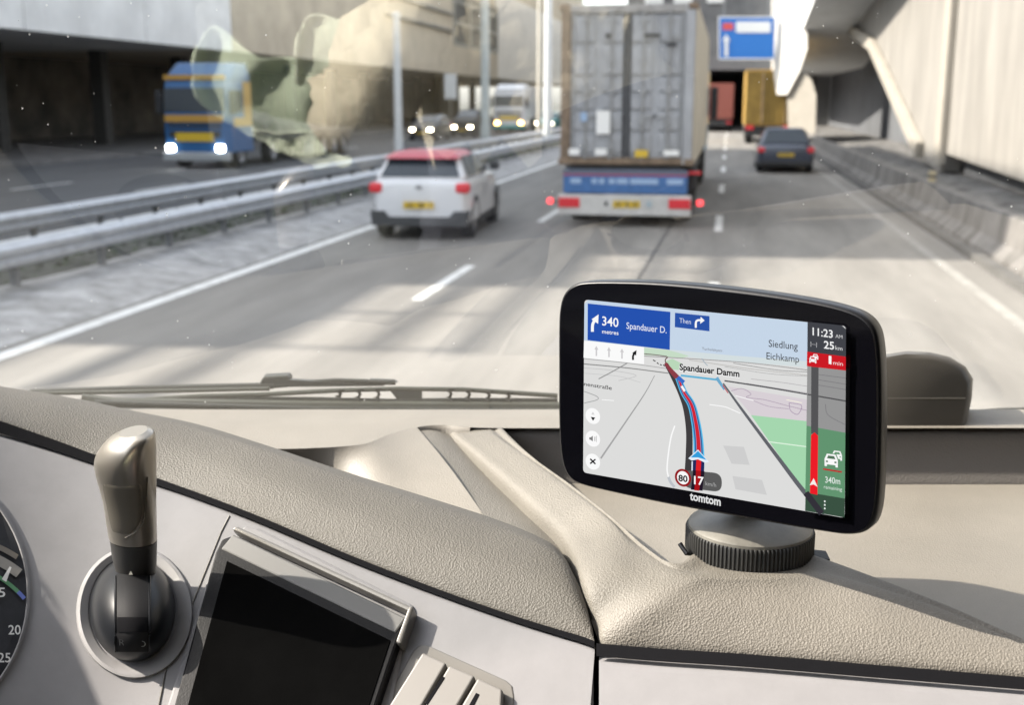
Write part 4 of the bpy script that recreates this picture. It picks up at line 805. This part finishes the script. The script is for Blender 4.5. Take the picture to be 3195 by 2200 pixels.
def car_icon(x, y, s, col, hole):
    f = lambda l: [(x + a * s, y + (b_ + a * .13) * s) for a, b_ in l]
    poly('car_icon', f([(-10, 10), (-10, -1), (-6.5, -9), (6.5, -9), (10, -1), (10, 10), (6.5, 10), (6.5, 7), (-6.5, 7), (-6.5, 10)]), col); poly('car_icon', f([(-6.5, -2), (-4.5, -6.5), (4.5, -6.5), (6.5, -2)]), hole)
    for q in (-6.4, 6.4): poly('car_icon', f([(q - 1.6, 1.5), (q + 1.6, 1.5), (q + 1.6, 3.8), (q - 1.6, 3.8)]), hole)
car_icon(1895, 1031, 1.1, Wt, (98, 148, 112)); car_icon(1881.5, 1042, 1.75, (98, 148, 112), (98, 148, 112)); car_icon(1881.5, 1042, 1.5, Wt, (84, 116, 92)); car_icon(1846, 807.5, .62, Wt, (204, 28, 38)); car_icon(1840, 814, .78, Wt, (204, 28, 38))
line('jam_rule', [(1863, 1062), (1905.5, 1069)], 3.4, (190, 30, 40)); gtext('jam_length', '340m', (1868, 1093), (1902, 1097), 14, (226, 234, 228), .008); gtext('jam_word', 'remaining', (1865, 1106), (1906, 1112.5), 8, (216, 226, 218), .004)
for y in (1135.5, 1143.5, 1151.5): circ('menu_dot', 1867, y, 2.0, 2.2, (236, 240, 236), 8)
for y in (942, 993.5, 1045.5): circ('round_button', 1342, y, 16.5, 18, Wt)
poly('compass_icon', [(1337, 944), (1347.5, 945.5), (1342.4, 953)], K); poly('compass_icon', [(1338.5, 938.5), (1346, 939.5), (1342.3, 932)], (214, 214, 214))
poly('speaker_icon', [(1334, 990), (1337, 990.5), (1342, 986.5), (1342, 999.5), (1337, 996), (1334, 995.5)], (130, 130, 130)); line('speaker_icon', [(1346.5, 989), (1346.5, 999)], 1.6, (150, 150, 150)); line('speaker_icon', [(1350, 987), (1350, 1001)], 1.4, (180, 180, 180))
line('close_icon', [(1336, 1039), (1348, 1051)], 3.4, K); line('close_icon', [(1348, 1040), (1336, 1050)], 3.4, K)
O = GP(1561.5, 1131.5, .0006); text_on('maker_mark', 'tomtom', O, GP(1631.5, 1145.5, .0006) - O, GP(1561.5, 1113.5, .0006) - O, screen_mat(225, 225, 225), fg, bold=.03)
# ribbed mount
mtm = mat('mount_grey', (.15, .143, .125), .42, var=.25, vscale=60); rib = mat('mount_rubber', (.022, .022, .021), .5)
R0 = .0342
MB().lathe(base, [(R0 * .97, 0), (R0, .001), (R0, .0125), (R0 * .985, .0135)], 384, mod=lambda k: 1 + (.011 if k % 4 in (0, 1) else -.011)).build('ribbed_ring', rib, nav, world=True, smooth=True, sharp=30)
MB().lathe(base, [(R0 * .975, .0125), (R0 * .97, .0150), (R0 * .93, .0162), (R0 * .55, .0215), (R0 * .3, .0235), (.003, .024)], 64).build('mount_cap', mtm, nav, world=True, smooth=True)
jn = GP(1640, 1075, -.030)
MB().tube([base + UP * .018, base + UP * .026 + (jn - base) * .2, jn], [.013, .010, .010], 20).build('mount_arm', shell, nav, world=True, smooth=True)
MB().prism([base + Vector(v) for v in (RT * .028 + FW * -.012, RT * .040 + FW * -.016, RT * .041 + FW * -.004, RT * .028 + FW * .0)], UP * .0012).build('suction_tab', dark_p, nav, world=True)
MB().tube([base + RT * -.031 - FW * .010 + UP * .002, base + RT * -.036 - FW * .012 + UP * .003, base + RT * -.039 - FW * .008 + UP * .007], .0013, 8).build('release_tab', shell, nav, world=True, smooth=True)

# ================================================================== WIPERS AND WINDSCREEN
wpm = mat('wiper_black', (.020, .021, .017), .5, var=.2, vscale=20); wpg = mat('wiper_grey', (.048, .050, .040), .45, metal=.2)
def wtube(pts, r, d=.93, **k): return MB().tube([P(x, y, d) for x, y in pts], [q * 1.25 for q in r] if isinstance(r, list) else r * 1.25, 8, **k)
wi = empty('windscreen_wiper', P(1000, 925, .93), label='long parked windscreen wiper behind the padded dashboard on the left', cat='wiper')
wtube([(188, 903), (260, 912), (700, 919), (1262, 922), (1500, 923)], .0036).build('blade', wpg, wi, world=True, smooth=True)
wtube([(215, 911), (700, 926), (1262, 930), (1500, 931)], .0018, .925).build('rubber_lip', wpm, wi, world=True, smooth=True)
wtube([(70, 888), (300, 880), (620, 873)], .0022, .94).build('arm', wpm, wi, world=True, smooth=True)
wtube([(80, 891), (300, 887), (610, 880)], .0014, .935).build('arm_edge', wpg, wi, world=True, smooth=True)
MB().prism([P(x, y, .938) for x, y in ((590, 862), (596, 853), (650, 850), (656, 856), (656, 874), (585, 876))], FW * .012).build('arm_clip', wpm, wi, world=True, bevel=.001)
wtube([(620, 873), (760, 862), (895, 866)], .0018, .94).build('arm', wpm, wi, world=True, smooth=True)
MB().prism([P(x, y, .937) for x, y in ((650, 860), (760, 866), (870, 874), (780, 875), (650, 876))], FW * .006).build('arm_fairing', wpm, wi, world=True)
wtube([(330, 905), (450, 897), (600, 893), (760, 884), (900, 880), (1050, 882), (1262, 896)], .0016, .932).build('bridge', wpg, wi, world=True, smooth=True)
wtube([(420, 902), (700, 903), (880, 907), (1050, 905), (1262, 906)], .0013, .932).build('bridge', wpm, wi, world=True, smooth=True)
for x, y0, y1 in ((768, 884, 901), (812, 882, 904), (855, 881, 905), (1018, 881, 905), (1060, 883, 905), (1105, 886, 906), (1150, 889, 906)):
    wtube([(x, y0), (x + 3, (y0 + y1) / 2), (x - 2, y1)], [.0030, .0014, .0030], .931).build('strut', wpm, wi, world=True, smooth=True)
MB().prism([P(x, y, .931) for x, y in ((880, 881), (955, 881), (955, 906), (900, 906))], FW * .004).build('bridge_plate', wpm, wi, world=True)
MB().prism([P(x, y, .94) for x, y in ((836, 859), (890, 861), (900, 866), (840, 866))], FW * .004).build('spray_nozzle', wpm, wi, world=True)
w2 = empty('windscreen_wiper', P(2280, 950, .93), label='second wiper at the right edge behind the grey cover', cat='wiper')
wtube([(2160, 962), (2318, 958), (3600, 930)], .0045).build('blade', wpg, w2, world=True, smooth=True)
wtube([(2170, 938), (2260, 932), (3300, 905)], .0024, .935).build('arm', wpm, w2, world=True, smooth=True)
wtube([(2190, 947), (2318, 943), (3400, 915)], .0018, .933).build('bridge', wpg, w2, world=True, smooth=True)
# glass
TILT = math.radians(12)
gm_ = bpy.data.materials.new('windscreen_glass'); gm_.use_nodes = True; t = gm_.node_tree; t.nodes.clear()
tr = t.nodes.new('ShaderNodeBsdfTransparent'); tr.inputs[0].default_value = (.97, .985, .975, 1)
gs = t.nodes.new('ShaderNodeBsdfGlossy'); gs.inputs['Roughness'].default_value = .0
df = t.nodes.new('ShaderNodeBsdfDiffuse'); df.inputs[0].default_value = (.55, .55, .52, 1); tl_ = t.nodes.new('ShaderNodeBsdfTranslucent'); tl_.inputs[0].default_value = (.5, .5, .48, 1)
m1 = t.nodes.new('ShaderNodeMixShader'); m1.inputs[0].default_value = .19; t.links.new(tr.outputs[0], m1.inputs[1]); t.links.new(gs.outputs[0], m1.inputs[2])
tc = t.nodes.new('ShaderNodeTexCoord'); vo = t.nodes.new('ShaderNodeTexVoronoi'); vo.inputs['Scale'].default_value = 200; t.links.new(tc.outputs['Object'], vo.inputs['Vector'])
sepc = t.nodes.new('ShaderNodeSeparateColor'); t.links.new(vo.outputs['Color'], sepc.inputs[0])
lt = t.nodes.new('ShaderNodeMath'); lt.operation = 'MULTIPLY_ADD'; lt.inputs[1].default_value = .55; lt.inputs[2].default_value = -.43; t.links.new(sepc.outputs[0], lt.inputs[0])
cmp_ = t.nodes.new('ShaderNodeMath'); cmp_.operation = 'LESS_THAN'; t.links.new(vo.outputs['Distance'], cmp_.inputs[0]); t.links.new(lt.outputs[0], cmp_.inputs[1])
sc_ = t.nodes.new('ShaderNodeMath'); sc_.operation = 'MULTIPLY'; sc_.inputs[1].default_value = .5; t.links.new(cmp_.outputs[0], sc_.inputs[0])
dd = t.nodes.new('ShaderNodeAddShader'); t.links.new(df.outputs[0], dd.inputs[0]); t.links.new(tl_.outputs[0], dd.inputs[1])
m2 = t.nodes.new('ShaderNodeMixShader'); t.links.new(sc_.outputs[0], m2.inputs[0]); t.links.new(m1.outputs[0], m2.inputs[1]); t.links.new(dd.outputs[0], m2.inputs[2])
ou = t.nodes.new('ShaderNodeOutputMaterial'); t.links.new(m2.outputs[0], ou.inputs[0])
CAB = Vector((0, 0, 0))
GB = FW * .862 + UP * 2.02; GUP = UP * math.cos(TILT) - FW * math.sin(TILT); GN = (-FW * math.cos(TILT) - UP * math.sin(TILT)).normalized()
ws_ = MB().add([GB - RT * 1.25, GB + RT * 1.15, GB + RT * 1.15 + GUP * .95, GB - RT * 1.25 + GUP * .95], [(0, 1, 2, 3)]).build('windscreen', gm_)
tag(ws_, 'clear dusty lorry windscreen with faint reflections across the view', 'windscreen')

# ================================================================== CAB BEHIND THE CAMERA (seen only as reflections)
def CF(x, h, z): return RT * x + FW * h + UP * z
cabm = mat('cab_lining', (.007, .007, .008), .95, spec=.05)
cabo = empty('lorry_cab', CF(0, -.6, .9), label='dark cab lining behind the seats, seen as a dim reflection', cat='cab lining')
MB().prism([CF(-1.3, -1.35, .9), CF(1.3, -1.35, .9), CF(1.3, -1.35, 3.7), CF(-1.3, -1.35, 3.7)], FW * -.05).build('rear_wall', cabm, cabo, world=True)
MB().prism([CF(-1.2, -1.3, .9), CF(1.2, -1.3, .9), CF(1.2, .5, .9), CF(-1.2, .5, .9)], UP * -.05).build('floor', cabm, cabo, world=True)
MB().prism([CF(-1.2, -1.348, .9), CF(-1.2, .5, .9), CF(-1.2, .5, 1.9), CF(-1.2, -1.348, 1.9)], RT * -.05).build('door_wall', cabm, cabo, world=True)
for nm_, q_ in (('roof', [CF(-1.2, -1.35, 3.75), CF(1.2, -1.35, 3.75), CF(1.2, .55, 3.75), CF(-1.2, .55, 3.75)]),):
    MB().prism(q_, UP * .05).build(nm_, mat('roof_lining', (.45, .44, .43), .9), cabo, world=True)
MB().prism([CF(1.2, -1.348, .9), CF(1.2, .6, .9), CF(1.2, .6, 3.74), CF(1.2, -1.348, 3.74)], RT * .05).build('side_wall', cabm, cabo, world=True)
from mathutils import noise
def REFL(x, y, h):               # where the windscreen mirrors the view through (x, y) onto the upright plane h behind
    r = ray(x, y); H = CAM + r * ((GB - CAM).dot(GN) / r.dot(GN)); q = r - GN * (2 * r.dot(GN)); return H + q * ((h - H.dot(FW)) / q.dot(FW))
seatm = mat('seat_cloth', (.05, .055, .05), .9, var=.15, vscale=6); vest = mat('pale_green_cloth', (.56, .62, .48), .9, var=.12, vscale=8); vest2 = mat('sage_cloth', (.46, .54, .40), .9, var=.25, vscale=9)
st_ = empty('driver_seat', CF(-.47, -.80, .9), label='dark driver seat dimly reflected in the windscreen on the left', cat='seat')
MB().rings([[CF(x, h, z) for x, h in ((-.68, -.80 - d), (-.62, -.72 - d), (-.30, -.72 - d), (-.25, -.80 - d), (-.28, -.90 - d), (-.66, -.90 - d))] for z, d in ((1.32, 0), (1.5, .02), (1.7, .05), (1.78, .07))]).build('backrest', seatm, st_, world=True, smooth=True, bevel=.02)
MB().prism([CF(-.70, -.85, 1.2), CF(-.24, -.85, 1.2), CF(-.24, -.3, 1.22), CF(-.70, -.3, 1.22)], UP * .12).build('cushion', seatm, st_, world=True, bevel=.04)
MB().prism([CF(-.62, -.75, .9), CF(-.32, -.75, .9), CF(-.32, -.4, .9), CF(-.62, -.4, .9)], UP * .3).build('pedestal', cabm, st_, world=True)
def cloth(name, label, cols, h, m, amp, freq):   # hanging cloth: columns of (x, top, bottom) in reflected view
    sp1 = spline([Vector(c) for c in cols], 60); rows = []
    for t in [k / 24 for k in range(25)]:
        rows.append([REFL(p.x, p.y + (p.z - p.y) * t, h + (p.x - 640) * .00055) + FW * (amp * math.sin(freq * i / 59 * 6.28 + 2.2 * math.sin(3 * t)) + .01 * noise.noise(Vector((i * .15, t * 4, h)))) for i, p in enumerate(sp1)])
    o = MB().grid(rows).build(name, m, smooth=True, sharp=80); sm = o.modifiers.new('thickness', 'SOLIDIFY'); sm.thickness = .004
    tag(o, label, 'cloth')
cloth('hanging_cloth', 'sage green cloth hung over the driver seat, mirrored in the windscreen', [(440, 120, 190), (480, 60, 260), (560, 110, 300), (640, 130, 320), (720, 140, 350), (790, 150, 330)], -.66, vest2, .016, 2.6)
cloth('hanging_cloth', 'brighter pale green cloth mirrored left of the olive sleeve', [(672, 90, 185), (700, 30, 187), (760, 44, 182), (800, 40, 178), (850, 28, 90)], -.56, vest, .010, 1.7)
cloth('hanging_cloth', 'lowest pale green cloth mirrored above the crash barrier', [(570, 285, 300), (640, 300, 345), (720, 300, 385), (800, 285, 370)], -.60, vest, .008, 1.2)
# the person taking the picture: olive jacket, left hand raised to the camera, right hand on the knee
jk = mat('jacket_olive', (.66, .61, .46), .9, var=.12, vscale=14, bump=.012, bscale=16); skin = mat('skin', (.50, .32, .24), .6); hairm = mat('hair_brown', (.06, .04, .025), .7); trou = mat('trousers_dark', (.04, .045, .06), .9)
J = [('pel', (0, -.40, 1.42), .15), ('waist', (0, -.38, 1.58), .145), ('chest', (0, -.34, 1.82), .17), ('neckb', (0, -.33, 2.02), .09), ('neck', (0, -.31, 2.10), .058), ('skull', (0, -.29, 2.24), .085), ('crown', (0, -.29, 2.34), .07),
     ('shl', (-.17, -.33, 1.98), .08), ('ell', (-.265, -.12, 1.82), .085), ('wrl', (-.12, -.08, 2.06), .055), ('shr', (.17, -.33, 1.98), .08), ('elr', (.24, -.34, 1.68), .062), ('wrr', (.16, -.08, 1.50), .045),
     ('hipl', (-.10, -.34, 1.40), .10), ('knl', (-.13, .04, 1.38), .075), ('anl', (-.13, .05, .98), .05), ('tol', (-.13, .17, .95), .045), ('hipr', (.10, -.34, 1.40), .10), ('knr', (.13, .04, 1.38), .075), ('anr', (.13, .05, .98), .05), ('tor', (.13, .17, .95), .045)]
ED = 'pel-waist waist-chest chest-neckb neckb-neck neck-skull skull-crown chest-shl shl-ell ell-wrl chest-shr shr-elr elr-wrr pel-hipl hipl-knl knl-anl anl-tol pel-hipr hipr-knr knr-anr anr-tor'.split()
ix = {j[0]: i for i, j in enumerate(J)}; V_ = [CF(*j[1]) for j in J]; Rr = [j[2] for j in J]; E_ = [tuple(ix[q] for q in e.split('-')) for e in ED]
for s_, w_, hx, hh_, hz, up_k in ((-1, 'wrl', -.085, -.07, 2.15, 1), (1, 'wrr', .15, -.01, 1.485, 0)):
    V_.append(CF(hx, hh_, hz)); Rr.append(.030); pm_ = len(V_) - 1; E_.append((ix[w_], pm_))
    for fi, (dx, dz, ln) in enumerate(((.028, .03, .06), (.010, .045, .075), (-.008, .046, .07), (-.024, .036, .055))):
        a_ = CF(hx + s_ * dx, hh_ - .005 + (0 if up_k else dz), hz + (dz if up_k else .004)); b2 = a_ + (CF(-s_ * .018, .0, ln * .5) if up_k else CF(0, ln * .5, -.012)); c2_ = b2 + (CF(-s_ * .024, -.012, ln * .25) if up_k else CF(0, ln * .2, -.025))
        k = len(V_); V_ += [a_, b2, c2_]; Rr += [.010, .009, .008]; E_ += [(pm_, k), (k, k + 1), (k + 1, k + 2)]
    k = len(V_); V_ += [CF(hx - s_ * .035, hh_ - .015, hz + .01), CF(hx - s_ * .05, hh_ + (-.02 if up_k else .02), hz + (.04 if up_k else -.01))]; Rr += [.011, .009]; E_ += [(pm_, k), (k, k + 1)]
me = bpy.data.meshes.new('person_tmp'); me.from_pydata(V_, E_, []); ob = bpy.data.objects.new('person_tmp', me); COL.objects.link(ob)
md_ = ob.modifiers.new('skin', 'SKIN'); sv = me.skin_vertices[0].data
for i, r_ in enumerate(Rr): sv[i].radius = (r_, r_); sv[i].use_root = i == 0
sb_ = ob.modifiers.new('sub', 'SUBSURF'); sb_.levels = 2; sb_.render_levels = 2
dg = bpy.context.evaluated_depsgraph_get(); pm2 = bpy.data.meshes.new_from_object(ob.evaluated_get(dg)); bpy.data.objects.remove(ob)
pe = empty('person', CF(0, -.3, .93), label='person in an olive jacket taking the picture, sleeve reflected in the windscreen', cat='person')
bo = bpy.data.objects.new('body', pm2); COL.objects.link(bo); bo.parent = pe; bo.location = -pe.location
pm2.materials.clear()
for m_ in (jk, skin, trou, hairm): pm2.materials.append(m_)
for v in pm2.vertices:          # folds of the loose sleeves
    if v.co.z < 2.08: v.co += v.normal * (.016 * noise.noise(v.co * 22) + .010 * math.sin((v.co.z * 1.3 + v.co.x) * 95))
for p in pm2.polygons:
    c = p.center; hh = c.dot(FW); p.use_smooth = True
    p.material_index = 1 if (c.z > 2.09 or (c.dot(RT) > .09 and hh > -.05 and c.z > 1.455)) else (2 if c.z < 1.735 else 0)
    if c.z > 2.285 or (c.z > 2.2 and hh < -.31): p.material_index = 3
for s_ in (-1, 1):
    MB().lathe(CF(s_ * .032, -.212, 2.245), [(.002, -.008), (.008, -.004), (.008, .004), (.002, .008)], 10).build('eye', mat('eye_white', (.6, .6, .58), .3), bo, world=False); bpy.data.objects[-1] if False else None
    MB().tube([CF(s_ * .084, -.29, 2.26), CF(s_ * .094, -.295, 2.245), CF(s_ * .085, -.29, 2.215)], .010, 8).build('ear', skin, bo)
MB().tube([CF(0, -.205, 2.25), CF(0, -.190, 2.225), CF(0, -.200, 2.215)], [.006, .012, .009], 8).build('nose', skin, bo)
MB().tube([CF(-.022, -.215, 2.19), CF(0, -.207, 2.188), CF(.022, -.215, 2.19)], .004, 6).build('mouth', mat('lips', (.35, .15, .13), .6), bo)
MB().prism([CF(-.42, -.75, 1.2), CF(.26, -.75, 1.2), CF(.26, -.05, 1.2), CF(-.2, -.05, 1.2)], UP * .09).build('bench_tmp', cabm)
bs = bpy.data.objects['bench_tmp']; bs.name = 'middle_seat'; tag(bs, 'low middle seat cushion under the person in the olive jacket', 'seat')
